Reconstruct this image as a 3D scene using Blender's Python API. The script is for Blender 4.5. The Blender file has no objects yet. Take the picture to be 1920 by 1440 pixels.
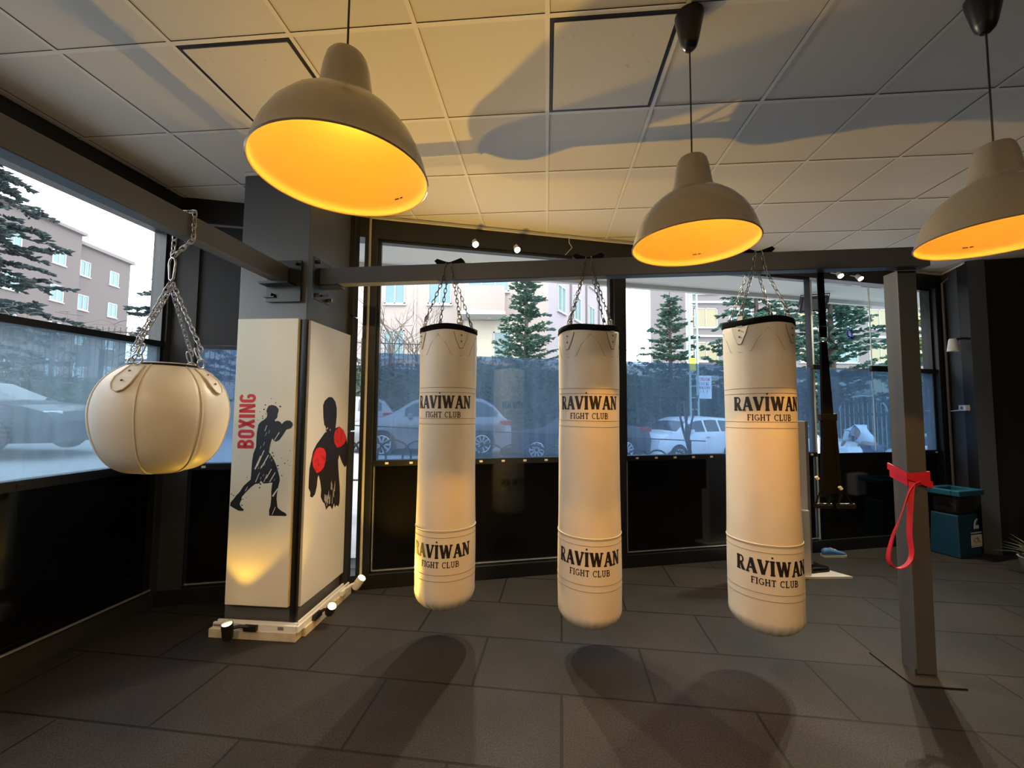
import bpy, bmesh, math, random
from mathutils import Vector, Matrix
from mathutils.geometry import tessellate_polygon
PI = math.pi
sc = bpy.context.scene
COL = sc.collection

# ------------------------------------------------------------------ camera, exposure, sky, sun
F_PX, PITCH, ROLL, CAM_Z = 762.8, 0.060, 0.0074, 1.5633
cam_d = bpy.data.cameras.new('camera'); cam = bpy.data.objects.new('camera', cam_d); COL.objects.link(cam)
cp, sp, cr, sr = math.cos(PITCH), math.sin(PITCH), math.cos(ROLL), math.sin(ROLL)
fw = Vector((0, cp, sp)); up = Vector((0, -sp, cp)); rt = Vector((1, 0, 0))
r2 = rt*cr + up*sr; u2 = up*cr - rt*sr
cam.matrix_world = Matrix(((r2.x, u2.x, -fw.x, 0), (r2.y, u2.y, -fw.y, 0), (r2.z, u2.z, -fw.z, CAM_Z), (0, 0, 0, 1)))
cam_d.sensor_fit = 'HORIZONTAL'; cam_d.sensor_width = 36.0; cam_d.lens = F_PX/1920*36.0
cam_d.clip_start = 0.05; cam_d.clip_end = 500
sc.camera = cam
vs = sc.view_settings
vs.view_transform = 'Standard'; vs.look = 'None'; vs.gamma = 1.0; vs.use_curve_mapping = False
vs.exposure = 0.14

SKY_STRENGTH = 4.2
SUN_STRENGTH = 0.5
PENDANT_W = 46.0
SPILL_W = 1.35
UPLIGHT_W = 125.0
HEADER_W = 120.0
FILL_W = 64.0
w = bpy.data.worlds.new('sky'); sc.world = w; w.use_nodes = True
nt = w.node_tree; nt.nodes.clear()
wo = nt.nodes.new('ShaderNodeOutputWorld'); bg = nt.nodes.new('ShaderNodeBackground')
tc = nt.nodes.new('ShaderNodeTexCoord'); nz = nt.nodes.new('ShaderNodeTexNoise'); rp = nt.nodes.new('ShaderNodeValToRGB')
mp = nt.nodes.new('ShaderNodeMapping'); mp.inputs['Scale'].default_value = (1.4, 1.4, 3.2)
nz.inputs['Scale'].default_value = 2.6; nz.inputs['Detail'].default_value = 6; nz.inputs['Roughness'].default_value = 0.55
e = rp.color_ramp.elements
e[0].position = 0.32; e[0].color = (0.42, 0.66, 0.86, 1)
e[1].position = 0.50; e[1].color = (1.0, 1.0, 1.0, 1)
nt.links.new(tc.outputs['Generated'], mp.inputs['Vector']); nt.links.new(mp.outputs[0], nz.inputs['Vector'])
nt.links.new(nz.outputs['Fac'], rp.inputs['Fac']); nt.links.new(rp.outputs['Color'], bg.inputs['Color'])
bg.inputs['Strength'].default_value = SKY_STRENGTH
nt.links.new(bg.outputs[0], wo.inputs[0])
sun_d = bpy.data.lights.new('sun', 'SUN'); sun_d.energy = SUN_STRENGTH; sun_d.angle = math.radians(3); sun_d.color = (1, .93, .82)
sun = bpy.data.objects.new('sun', sun_d); COL.objects.link(sun)
sun.rotation_euler = (math.radians(58), 0, math.radians(50))   # high over the roof behind the camera

# ------------------------------------------------------------------ materials
MATS = {}
def pm(name, color, rough=0.6, metal=0.0, bump=None, spec=0.5, var=None, emit=None, coat=0.0, sheen=0.0):
    m = bpy.data.materials.new(name); m.use_nodes = True
    n = m.node_tree; b = n.nodes['Principled BSDF']
    b.inputs['Base Color'].default_value = (*color, 1); b.inputs['Roughness'].default_value = rough
    b.inputs['Metallic'].default_value = metal; b.inputs['Specular IOR Level'].default_value = spec
    b.inputs['Coat Weight'].default_value = coat
    t = n.nodes.new('ShaderNodeTexCoord')
    if var:                                    # (scale, second colour, low, high)
        z = n.nodes.new('ShaderNodeTexNoise'); z.inputs['Scale'].default_value = var[0]; z.inputs['Detail'].default_value = 8
        z.inputs['Roughness'].default_value = .65
        r = n.nodes.new('ShaderNodeValToRGB'); q = r.color_ramp.elements
        q[0].position = var[2]; q[0].color = (*color, 1); q[1].position = var[3]; q[1].color = (*var[1], 1)
        n.links.new(t.outputs['Object'], z.inputs['Vector']); n.links.new(z.outputs['Fac'], r.inputs['Fac'])
        n.links.new(r.outputs['Color'], b.inputs['Base Color'])
    if bump:                                   # (scale, strength, distance)
        z = n.nodes.new('ShaderNodeTexNoise'); z.inputs['Scale'].default_value = bump[0]; z.inputs['Detail'].default_value = 6
        u = n.nodes.new('ShaderNodeBump'); u.inputs['Strength'].default_value = bump[1]; u.inputs['Distance'].default_value = bump[2]
        n.links.new(t.outputs['Object'], z.inputs['Vector']); n.links.new(z.outputs['Fac'], u.inputs['Height'])
        n.links.new(u.outputs['Normal'], b.inputs['Normal'])
    if emit:
        b.inputs['Emission Color'].default_value = (*emit[0], 1); b.inputs['Emission Strength'].default_value = emit[1]
    MATS[name] = m; return m
def glassmat(name, tint, milk=0.0, milk_col=(.5, .6, .7), refl=1.0, streak=False):
    m = bpy.data.materials.new(name); m.use_nodes = True; n = m.node_tree; n.nodes.clear()
    o = n.nodes.new('ShaderNodeOutputMaterial'); tr = n.nodes.new('ShaderNodeBsdfTransparent'); gl = n.nodes.new('ShaderNodeBsdfGlossy')
    fr = n.nodes.new('ShaderNodeLayerWeight'); fr.inputs['Blend'].default_value = .5
    pw = n.nodes.new('ShaderNodeMath'); pw.operation = 'POWER'; pw.inputs[1].default_value = 5
    ma = n.nodes.new('ShaderNodeMath'); ma.operation = 'MULTIPLY_ADD'; ma.inputs[1].default_value = .95; ma.inputs[2].default_value = .045
    mx = n.nodes.new('ShaderNodeMixShader'); mul = n.nodes.new('ShaderNodeMath'); mul.operation = 'MULTIPLY'; mul.inputs[1].default_value = refl
    tr.inputs['Color'].default_value = (*tint, 1); gl.inputs['Roughness'].default_value = 0.02
    n.links.new(fr.outputs['Facing'], pw.inputs[0]); n.links.new(pw.outputs[0], ma.inputs[0]); n.links.new(ma.outputs[0], mul.inputs[0]); n.links.new(mul.outputs[0], mx.inputs[0])
    base = tr.outputs[0]
    if milk > 0:
        df = n.nodes.new('ShaderNodeBsdfTranslucent'); df.inputs['Color'].default_value = (*milk_col, 1)
        dd = n.nodes.new('ShaderNodeBsdfDiffuse'); dd.inputs['Color'].default_value = (*milk_col, 1)
        m0 = n.nodes.new('ShaderNodeMixShader'); m0.inputs[0].default_value = .35
        n.links.new(df.outputs[0], m0.inputs[1]); n.links.new(dd.outputs[0], m0.inputs[2])
        m1 = n.nodes.new('ShaderNodeMixShader'); m1.inputs[0].default_value = milk
        if streak:
            t = n.nodes.new('ShaderNodeTexCoord'); mpp = n.nodes.new('ShaderNodeMapping'); mpp.inputs['Scale'].default_value = (9, 9, .9)
            z = n.nodes.new('ShaderNodeTexNoise'); z.inputs['Scale'].default_value = 2.2; z.inputs['Detail'].default_value = 5
            mr = n.nodes.new('ShaderNodeMapRange'); mr.inputs['From Min'].default_value = .3; mr.inputs['From Max'].default_value = .7
            mr.inputs['To Min'].default_value = milk*.72; mr.inputs['To Max'].default_value = milk*1.28
            n.links.new(t.outputs['Object'], mpp.inputs[0]); n.links.new(mpp.outputs[0], z.inputs['Vector'])
            n.links.new(z.outputs['Fac'], mr.inputs['Value']); n.links.new(mr.outputs[0], m1.inputs[0])
        n.links.new(tr.outputs[0], m1.inputs[1]); n.links.new(m0.outputs[0], m1.inputs[2]); base = m1.outputs[0]
    n.links.new(base, mx.inputs[1]); n.links.new(gl.outputs[0], mx.inputs[2]); n.links.new(mx.outputs[0], o.inputs[0])
    MATS[name] = m; return m

M_ceil = pm('ceiling_board', (.70, .68, .64), .9, bump=(260, .25, .002))
M_grid = pm('ceiling_bar', (.78, .76, .72), .55)
M_gap = pm('ceiling_gap', (.10, .085, .07), .9)
M_dark = pm('dark_wall', (.028, .029, .032), .55, bump=(60, .1, .002))
M_black = pm('black_wall', (.012, .012, .014), .5, bump=(40, .1, .002))
M_pillar = pm('grey_pillar', (.10, .105, .11), .38, bump=(30, .12, .003))
M_stub = pm('grey_blue_wall', (.075, .085, .10), .5, bump=(30, .12, .003))
M_frame = pm('black_frame', (.010, .012, .015), .35, metal=.0)
M_trim = pm('silver_trim', (.75, .76, .78), .25, metal=.7)
M_panelblk = pm('black_gloss_panel', (.004, .004, .005), .07, spec=.35)
M_steel = pm('beam_steel', (.085, .09, .10), .42, metal=.2, bump=(90, .08, .001))
M_chain = pm('chain_steel', (.45, .45, .47), .28, metal=1)
M_chaindk = pm('chain_dark', (.16, .16, .17), .35, metal=1)
M_leather = pm('cream_leather', (.74, .69, .60), .42, bump=(420, .18, .001), var=(3.5, (.69, .63, .54), .35, .7))
M_thread = pm('thread', (.30, .24, .18), .7)
M_print = pm('black_print', (.012, .010, .012), .5)
M_blackfab = pm('black_fabric', (.008, .008, .009), 1.0, spec=.08, bump=(300, .3, .001))
M_shade = pm('shade_enamel', (.27, .23, .175), .27, metal=.25, coat=.4)
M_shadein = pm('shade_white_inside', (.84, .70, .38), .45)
M_capblk = pm('black_plastic', (.010, .010, .010), .35)
M_white = pm('white_paint', (.78, .77, .74), .5, bump=(200, .1, .001))
M_canvas = pm('canvas_white', (.84, .78, .62), .62, bump=(500, .25, .001))
M_canvas2 = pm('satin_white', (.72, .72, .72), .30)
M_red = pm('red_paint', (.72, .02, .02), .5)
M_redg = pm('red_glove', (.75, .02, .02), .5, var=(28, (.10, .01, .01), .50, .72))
M_band = pm('red_rubber', (.45, .015, .035), .45)
M_plast = pm('white_plastic', (.82, .82, .80), .35)
M_wood = pm('limed_wood', (.66, .60, .46), .6, var=(9, (.5, .42, .28), .4, .7))
M_bin = pm('bin_blue', (.006, .05, .11), .45)
M_bin2 = pm('bin_blue_lid', (.012, .10, .17), .4)
M_bag = pm('bin_bag', (.01, .01, .012), .3, bump=(20, .6, .02))
M_label = pm('sticker_white', (.75, .74, .70), .5)
M_plant = pm('leaf_grey_green', (.12, .15, .09), .5)
M_pot = pm('pot_stone', (.30, .28, .25), .8)
M_glass = glassmat('window_glass', (.98, .99, .99))
M_film = glassmat('window_film', (.47, .59, .74), .20, (.38, .52, .70), streak=True)
M_filmL = glassmat('window_film_left', (.60, .70, .78), .22, (.46, .58, .68), streak=True)
M_dglass = glassmat('door_glass', (.90, .95, .96))
M_edge = pm('glass_edge', (.75, .85, .85), .15)
M_lens = pm('lamp_lens_warm', (1, .9, .5), .3, emit=((1.0, .80, .30), 9))
M_lensw = pm('lamp_lens_white', (1, 1, 1), .3, emit=((1.0, .95, .80), 60))
M_bulb = pm('bulb_glow', (1, .8, .4), .3, emit=((1.0, .55, .12), 40))
M_blueglass = pm('blue_glass', (.02, .05, .55), .2)
# rubber floor mats
def floor_mat():
    m = bpy.data.materials.new('rubber_mats'); m.use_nodes = True; n = m.node_tree; b = n.nodes['Principled BSDF']
    t = n.nodes.new('ShaderNodeTexCoord'); mpp = n.nodes.new('ShaderNodeMapping'); mpp.vector_type = 'TEXTURE'
    mpp.inputs['Location'].default_value = (.4054, 3.3222, 0); mpp.inputs['Rotation'].default_value = (0, 0, -.121)
    br = n.nodes.new('ShaderNodeTexBrick'); br.offset = .5; br.inputs['Brick Width'].default_value = 1.0; br.inputs['Row Height'].default_value = .5
    br.inputs['Scale'].default_value = 1.0; br.inputs['Mortar Size'].default_value = .007; br.inputs['Mortar Smooth'].default_value = .25; br.inputs['Bias'].default_value = -.2
    br.inputs['Color1'].default_value = (.030, .028, .027, 1); br.inputs['Color2'].default_value = (.021, .021, .022, 1); br.inputs['Mortar'].default_value = (.006, .005, .005, 1)
    z = n.nodes.new('ShaderNodeTexNoise'); z.inputs['Scale'].default_value = 130; z.inputs['Detail'].default_value = 4; z.inputs['Roughness'].default_value = .8
    z2 = n.nodes.new('ShaderNodeTexNoise'); z2.inputs['Scale'].default_value = 2.0; z2.inputs['Detail'].default_value = 3
    r = n.nodes.new('ShaderNodeValToRGB'); q = r.color_ramp.elements; q[0].position = .42; q[0].color = (.35, .35, .35, 1); q[1].position = .66; q[1].color = (2.1, 2.05, 1.95, 1)
    r2_ = n.nodes.new('ShaderNodeValToRGB'); q = r2_.color_ramp.elements; q[0].position = .3; q[0].color = (.75, .75, .75, 1); q[1].position = .7; q[1].color = (1.2, 1.2, 1.2, 1)
    m1 = n.nodes.new('ShaderNodeMixRGB'); m1.blend_type = 'MULTIPLY'; m1.inputs[0].default_value = .9
    m2 = n.nodes.new('ShaderNodeMixRGB'); m2.blend_type = 'MULTIPLY'; m2.inputs[0].default_value = 1
    L = n.links.new
    L(t.outputs['Object'], mpp.inputs[0]); L(mpp.outputs[0], br.inputs['Vector']); L(t.outputs['Object'], z.inputs['Vector']); L(t.outputs['Object'], z2.inputs['Vector'])
    L(z.outputs['Fac'], r.inputs[0]); L(z2.outputs['Fac'], r2_.inputs[0]); L(br.outputs['Color'], m1.inputs[1]); L(r.outputs[0], m1.inputs[2])
    L(m1.outputs[0], m2.inputs[1]); L(r2_.outputs[0], m2.inputs[2]); L(m2.outputs[0], b.inputs['Base Color'])
    b.inputs['Roughness'].default_value = .60; b.inputs['Specular IOR Level'].default_value = .38
    inv = n.nodes.new('ShaderNodeMath'); inv.operation = 'SUBTRACT'; inv.inputs[0].default_value = 1
    add = n.nodes.new('ShaderNodeMath'); add.operation = 'MULTIPLY_ADD'; add.inputs[1].default_value = .12
    L(br.outputs['Fac'], inv.inputs[1]); L(z.outputs['Fac'], add.inputs[0]); L(inv.outputs[0], add.inputs[2])
    bp = n.nodes.new('ShaderNodeBump'); bp.inputs['Strength'].default_value = .9; bp.inputs['Distance'].default_value = .008
    L(add.outputs[0], bp.inputs['Height']); L(bp.outputs[0], b.inputs['Normal'])
    return m
M_floor = floor_mat()
# outside
M_road = pm('asphalt', (.34, .35, .37), .9, var=(4, (.26, .27, .29), .35, .7), bump=(80, .4, .01))
M_ground = pm('verge', (.20, .20, .17), .95, var=(2, (.12, .14, .08), .4, .6))
M_pink = pm('render_pinkish', (.47, .40, .37), .9, bump=(60, .3, .01), var=(.4, (.42, .36, .34), .3, .7))
M_pinkdk = pm('render_mauve', (.36, .33, .38), .9)
M_creamw = pm('render_cream', (.62, .57, .48), .9)
M_far = pm('render_far', (.155, .135, .135), .9)
M_mauve = pm('render_grey', (.22, .20, .205), .9)
M_wframe = pm('window_frame_white', (.50, .53, .54), .5)
M_pane = pm('house_pane', (.15, .27, .30), .1, spec=.8)
M_paney = pm('house_pane_curtain', (.34, .31, .19), .4)
M_soffit = pm('soffit_grey', (.72, .72, .68), .8)
M_cedar = pm('cedar_needles', (.045, .13, .11), .8, var=(1.3, (.10, .19, .13), .4, .65))
M_cedar2 = pm('cedar_lit', (.10, .17, .08), .8, var=(1.3, (.20, .26, .10), .4, .65))  # brighter copy of the cedar needles, light put into the colour
M_pine = pm('pine_needles', (.04, .065, .075), .8, var=(1.3, (.07, .10, .10), .4, .65))
M_ivy = pm('ivy_leaves', (.05, .085, .06), .7, var=(2, (.09, .12, .06), .4, .7))
M_twig = pm('twigs', (.12, .10, .09), .9)
M_bark = pm('bark', (.10, .08, .07), .9)
M_iron = pm('fence_iron', (.03, .035, .045), .6)
M_tyre = pm('tyre', (.012, .012, .013), .8)
M_rim = pm('alloy_rim', (.55, .56, .58), .3, metal=.8)
M_cglass = pm('car_glass', (.02, .03, .035), .05, spec=.9)
M_light = pm('car_headlight', (.75, .80, .85), .1, spec=.9)
M_tail = pm('car_tail_light', (.35, .02, .02), .2)
M_suv = pm('paint_silver_grey', (.22, .22, .23), .25, metal=.5, coat=.6)
M_dkcar = pm('paint_dark', (.03, .035, .045), .35, coat=.3)
M_whcar = pm('paint_white', (.80, .82, .84), .25, coat=.6)
M_pole = pm('pole_green_grey', (.32, .45, .42), .6)
M_yel = pm('sign_yellow', (.75, .62, .05), .5)
M_skin = pm('skin', (.45, .28, .20), .6); M_shirt = pm('shirt_white', (.75, .80, .88), .8); M_jeans = pm('jeans_blue', (.06, .09, .16), .85)

# ------------------------------------------------------------------ mesh builder
class MB:
    def __init__(s): s.v = []; s.f = []
    def box(s, c0, c1, fn=None):
        fn = fn or (lambda a, b, c: (a, b, c)); i = len(s.v)
        for z in (c0[2], c1[2]):
            for (x, y) in ((c0[0], c0[1]), (c1[0], c0[1]), (c1[0], c1[1]), (c0[0], c1[1])): s.v.append(tuple(fn(x, y, z)))
        for q in ((0, 3, 2, 1), (4, 5, 6, 7), (0, 1, 5, 4), (1, 2, 6, 5), (2, 3, 7, 6), (3, 0, 4, 7)): s.f.append(tuple(i+k for k in q))
        return s
    def quad(s, *p):
        i = len(s.v); s.v += [tuple(q) for q in p]; s.f.append(tuple(range(i, i+len(p)))); return s
    def tube(s, path, r, n=8, closed=False, cap=True, fn=None):
        P = [Vector(p) for p in path]; m = len(P); i0 = len(s.v)
        R = r if isinstance(r, (list, tuple)) else [r]*m
        prev = None
        for k in range(m):
            if closed: t = P[(k+1) % m]-P[k-1]
            else: t = P[min(k+1, m-1)]-P[max(k-1, 0)]
            if t.length < 1e-9: t = Vector((0, 0, 1))
            t.normalize()
            if prev is None:
                a = Vector((0, 0, 1)) if abs(t.z) < .9 else Vector((1, 0, 0)); a = (a-t*a.dot(t)).normalized()
            else:
                a = prev-t*prev.dot(t); a = a.normalized() if a.length > 1e-6 else prev
            prev = a; b = t.cross(a)
            for j in range(n):
                an = 2*PI*j/n; s.v.append(tuple(P[k]+(a*math.cos(an)+b*math.sin(an))*R[k]))
        for k in range(m if closed else m-1):
            for j in range(n):
                A = i0+k*n; B = i0+((k+1) % m)*n; s.f.append((A+j, A+(j+1) % n, B+(j+1) % n, B+j))
        if cap and not closed:
            s.f.append(tuple(i0+j for j in range(n))[::-1]); s.f.append(tuple(i0+(m-1)*n+j for j in range(n)))
        return s
    def lathe(s, prof, c=(0, 0, 0), n=48, cap0=False, cap1=False, ax=None):
        i0 = len(s.v); M = ax or Matrix.Identity(3); c = Vector(c)
        for (r, z) in prof:
            for j in range(n):
                a = 2*PI*j/n; s.v.append(tuple(c+M @ Vector((r*math.cos(a), r*math.sin(a), z))))
        for k in range(len(prof)-1):
            for j in range(n):
                A = i0+k*n; B = A+n; s.f.append((A+j, A+(j+1) % n, B+(j+1) % n, B+j))
        if cap0: s.f.append(tuple(i0+j for j in range(n))[::-1])
        if cap1: s.f.append(tuple(i0+(len(prof)-1)*n+j for j in range(n)))
        return s
    def poly(s, pts, d0, d1, fn):                 # flat outline in (u,v), thickness d0..d1, mapped by fn(u,d,v)
        tri = tessellate_polygon([[Vector((p[0], p[1], 0)) for p in pts]])
        i = len(s.v); n = len(pts)
        s.v += [tuple(fn(p[0], d0, p[1])) for p in pts]+[tuple(fn(p[0], d1, p[1])) for p in pts]
        for t in tri:
            s.f.append(tuple(i+k for k in t)); s.f.append(tuple(i+n+k for k in t[::-1]))
        for k in range(n): s.f.append((i+k, i+(k+1) % n, i+n+(k+1) % n, i+n+k))
        return s
    def build(s, name, mat, parent=None, smooth=False, label=None, bevel=0, sub=0):
        o0 = Vector((0, 0, 0)); p = parent
        while p is not None: o0 += p.location; p = p.parent
        me = bpy.data.meshes.new(name); me.from_pydata([tuple(Vector(v)-o0) for v in s.v], [], s.f)
        bm = bmesh.new(); bm.from_mesh(me); bmesh.ops.recalc_face_normals(bm, faces=bm.faces); bm.to_mesh(me); bm.free()
        me.materials.append(mat); me.update()
        if smooth:
            for q in me.polygons: q.use_smooth = True
            if smooth != 'all': me.set_sharp_from_angle(angle=math.radians(40))
        o = bpy.data.objects.new(name, me); COL.objects.link(o)
        if parent is not None: o.parent = parent
        if label: o['label'] = label
        if bevel:
            b = o.modifiers.new('bevel', 'BEVEL'); b.width = bevel; b.segments = 2; b.limit_method = 'ANGLE'
        if sub: b = o.modifiers.new('sub', 'SUBSURF'); b.levels = sub; b.render_levels = sub
        return o
def thing(name, loc, label, cat, group=None):
    o = bpy.data.objects.new(name, None); COL.objects.link(o); o.location = loc; o.empty_display_size = .1
    o['label'] = label; o['category'] = cat
    if group: o['group'] = group
    return o
def tag(o, label, cat, group=None):
    o['label'] = label; o['category'] = cat
    if group: o['group'] = group
    return o
def struct(o): o['kind'] = 'structure'; return o
def dup(root, loc, label):
    r = root.copy(); COL.objects.link(r); r.location = loc; r['label'] = label
    for ch in list(root.children):
        c = ch.copy(); COL.objects.link(c); c.parent = r
        for g in list(ch.children):
            d = g.copy(); COL.objects.link(d); d.parent = c
    return r
def lamp(name, kind, loc, energy, color, parent=None, **kw):
    d = bpy.data.lights.new(name, kind); d.energy = energy; d.color = color
    o = bpy.data.objects.new(name, d); COL.objects.link(o)
    p = parent; o0 = Vector((0, 0, 0))
    while p is not None: o0 += p.location; p = p.parent
    o.location = Vector(loc)-o0
    if parent is not None: o.parent = parent
    for k, v in kw.items():
        if k == 'aim': o.rotation_euler = Vector(v).to_track_quat('-Z', 'Y').to_euler()
        else: setattr(d, k, v)
    return o
def frame(O, ax, ay):                              # local frame a along ax, b along ay, c up
    O = Vector((O[0], O[1], 0)); ax = Vector((ax[0], ax[1], 0)); ay = Vector((ay[0], ay[1], 0))
    return lambda a, b, c: O+ax*a+ay*b+Vector((0, 0, c))
HC = 3.296
fs = math.hypot(1, .215)
def FP(X, d, z):                                   # the street front: X along, d outwards
    return Vector((X-.2102*d, 3.88+.215*X+.9777*d, z))
def LP(s, d, z):                                   # the left window wall: s from the corner towards the camera
    return Vector((-2.78-.1092*s-.994*d, 3.28-.994*s+.1092*d, z))

# ------------------------------------------------------------------ room shell
b = MB(); b.quad((-4.5, -6, 0), (8, -6, 0), (8, 5.9, 0), (-1, 3.75, 0), (-2.9, 3.4, 0), (-4.5, 3.0, 0))
struct(b.build('floor', M_floor))
# ceiling: tiles in a bar grid, grid turned a little against the room
gy = -.0850; gx = (math.cos(gy), math.sin(gy)); gyv = (-math.sin(gy), math.cos(gy)); GO = (.1954, 2.2959); T = .6
G = frame(GO, gx, gyv)
def in_room(p):
    if p.y > 3.88+.215*p.x+.05: return False
    if (p-LP(0, 0, 0)).dot(Vector((-.994, .1092, 0))) > .05: return False
    return True
def clip_poly(pts):                                # clip a ceiling quad to the room outline
    planes = [(Vector((-.2102, .9777, 0)), FP(0, 0.02, 0)), (Vector((-.994, .1092, 0)), LP(0, .02, 0)), (Vector((1, 0, 0)), Vector((7.9, 0, 0))), (Vector((0, -1, 0)), Vector((0, -5.9, 0)))]
    P = [Vector(p) for p in pts]
    for n, o in planes:
        out = []
        for i in range(len(P)):
            A, B = P[i-1], P[i]; da = (A-o).dot(n); db = (B-o).dot(n)
            if (da <= 0) != (db <= 0): out.append(A+(B-A)*(da/(da-db)))
            if db <= 0: out.append(B)
        P = out
        if len(P) < 3: return None
    return P
tiles = MB(); bars = MB(); gaps = MB()
SPECIAL = {(0, 0), (-3, 0)}                        # access panels: (column, row) with rows counted towards the window
for i in range(-9, 16):
    for j in range(-15, 7):
        e1 = .0112
        c = [(i*T+e1, j*T+e1), ((i+1)*T-e1, j*T+e1), ((i+1)*T-e1, (j+1)*T-e1), (i*T+e1, (j+1)*T-e1)]
        P = clip_poly([G(a, q, HC+.0045) for a, q in c])
        if not P: continue
        if (i, j+1) not in SPECIAL:
            tiles.quad(*P)
top = clip_poly([(-5, -6, HC+.014), (8, -6, HC+.014), (8, 6, HC+.014), (-5, 6, HC+.014)])
gaps.quad(*top)
for i in range(-9, 17):
    P = clip_poly([G(i*T-.011, -10, HC), G(i*T+.011, -10, HC), G(i*T+.011, 6, HC), G(i*T-.011, 6, HC)])
    if P: bars.quad(*P)
for j in range(-16, 8):
    P = clip_poly([G(-8, j*T-.011, HC+.0005), G(12, j*T-.011, HC+.0005), G(12, j*T+.011, HC+.0005), G(-8, j*T+.011, HC+.0005)])
    if P: bars.quad(*P)
ce = struct(tiles.build('ceiling', M_ceil)); bars.build('grid_bar', M_grid, ce); gaps.build('tile_gap', M_gap, ce)
b = MB(); b.poly([tuple(LP(9.5,.15,0))[:2], tuple(LP(-.1,.15,0))[:2], tuple(FP(6.2,.15,0))[:2], (8,-6.1), (-4.6,-6.1)], 0, .2, lambda u, d, v: (u, v, HC+.07+d))
b.build('ceiling_slab', M_black, ce)
stain = pm('panel_board', (.68, .65, .60), .8, var=(14, (.36, .33, .30), .62, .78))
for k, (i, lab) in enumerate(((0, 'square ceiling access panel in a thin black frame, between the first and second pendant lamps'), (-3, 'square black-framed ceiling access panel with dark smudges, left of the nearest pendant lamp'))):
    o = MB(); pw = T-.024
    t = thing('ceiling_panel', G(i*T+T/2, -T/2, HC), lab, 'ceiling panel', 'access panels in the ceiling')
    fr_ = MB()
    for (a0, b0, a1, b1) in ((.012, .012, T-.012, .028), (.012, T-.028, T-.012, T-.012), (.012, .028, .028, T-.028), (T-.028, .028, T-.012, T-.028)):
        fr_.box((i*T+a0, -T+b0, HC-.001), (i*T+a1, -T+b1, HC+.012), G)
    fr_.build('frame', M_capblk, t)
    MB().box((i*T+.031, -T+.031, HC-.003), (i*T+T-.031, -.031, HC+.012), G).build('board', stain, t)

# street front
def fbox(m, x0, x1, d0, d1, z0, z1): m.box((x0, d0, z0), (x1, d1, z1), FP); return m
hd = MB(); fbox(hd, -2.86, 6.2, -.0, .16, 3.10, HC+.03); fbox(hd, -2.86, 5.6, -.02, .16, 0, .125)
fbox(hd, -1.335, -1.225, -.02, .14, .12, 3.10); fbox(hd, 1.03, 1.15, -.02, .14, .12, 3.10); fbox(hd, 5.25, 5.55, -.03, .14, 0, 3.10)
struct(hd.build('wall_front', M_frame, bevel=.004))
tr = MB(); fbox(tr, -1.3, 5.38, -.03, -.003, HC-.022, HC-.002)
struct(tr.build('trim_1', M_grid))
def window(name, x0, x1, zt=3.10, film=True, er=.028, rail=False):
    fr = MB(); e = .028
    fbox(fr, x0, x0+e, .02, .09, .125, zt); fbox(fr, x1-er, x1, .02, .09, .125, zt); fbox(fr, x0, x1, .02, .09, zt-e, zt); fbox(fr, x0, x1, .02, .09, .125, .15)
    fbox(fr, x0, x1, .0, .09, 1.045, 1.095)
    if rail: fbox(fr, x0, x1, .0, .09, 2.03, 2.085)
    o = struct(fr.build(name, M_frame))
    g = MB(); fbox(g, x0+e, x1-e, .055, .061, 1.095, zt-e); g.build('glass', M_glass, o)
    if film: g = MB(); fbox(g, x0+e, x1-e, .028, .030, 1.095, 2.055); g.build('clear_blind', M_film, o)
    g = MB(); fbox(g, x0+e, x1-e, .030, .05, .15, 1.045); g.build('lower_panel', M_panelblk, o)
    t = MB(); fbox(t, x0+.012, x0+.020, .008, .022, .14, 1.05); fbox(t, x0+.012, x1-.012, .008, .022, .138, .146)
    t.build('silver_trim', M_trim, o)
    n = int((x1-x0)/.2)
    for k in range(n):
        xx = x0+.12+k*(x1-x0-.2)/max(1, n-1) if n > 1 else (x0+x1)/2
        c = MB(); fbox(c, xx-.014, xx+.014, -.008, .0, 1.062, 1.080); c.build('clip', M_plast, o)
    return o
window('window_3', -1.225, 1.03)
window('window_4', 1.15, 3.45, er=.006)
w5 = window('window_5', 4.62, 5.25, rail=True)
w2 = window('window_2', -2.62, -1.9)
bl = MB(); fbox(bl, -2.60, -1.9, .0, .02, 2.07, 3.10); bl.build('roller_blind', pm('blind_black', (.02, .022, .026), .7), w2)
bl = MB(); fbox(bl, -2.60, -1.9, -.015, .02, 2.035, 2.065); bl.build('blind_bar', M_frame, w2)
fbox(MB(), -2.86, -2.60, -.02, .14, .12, 3.10).build('corner_post', M_dark, w2)
# metal edges on the bulkhead above the little window
sh = MB()
for z in (3.06, 2.90): fbox(sh, -2.7, -1.85, -.05, -.03, z, z+.012)
struct(sh.build('trim_2', M_mauve))
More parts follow.
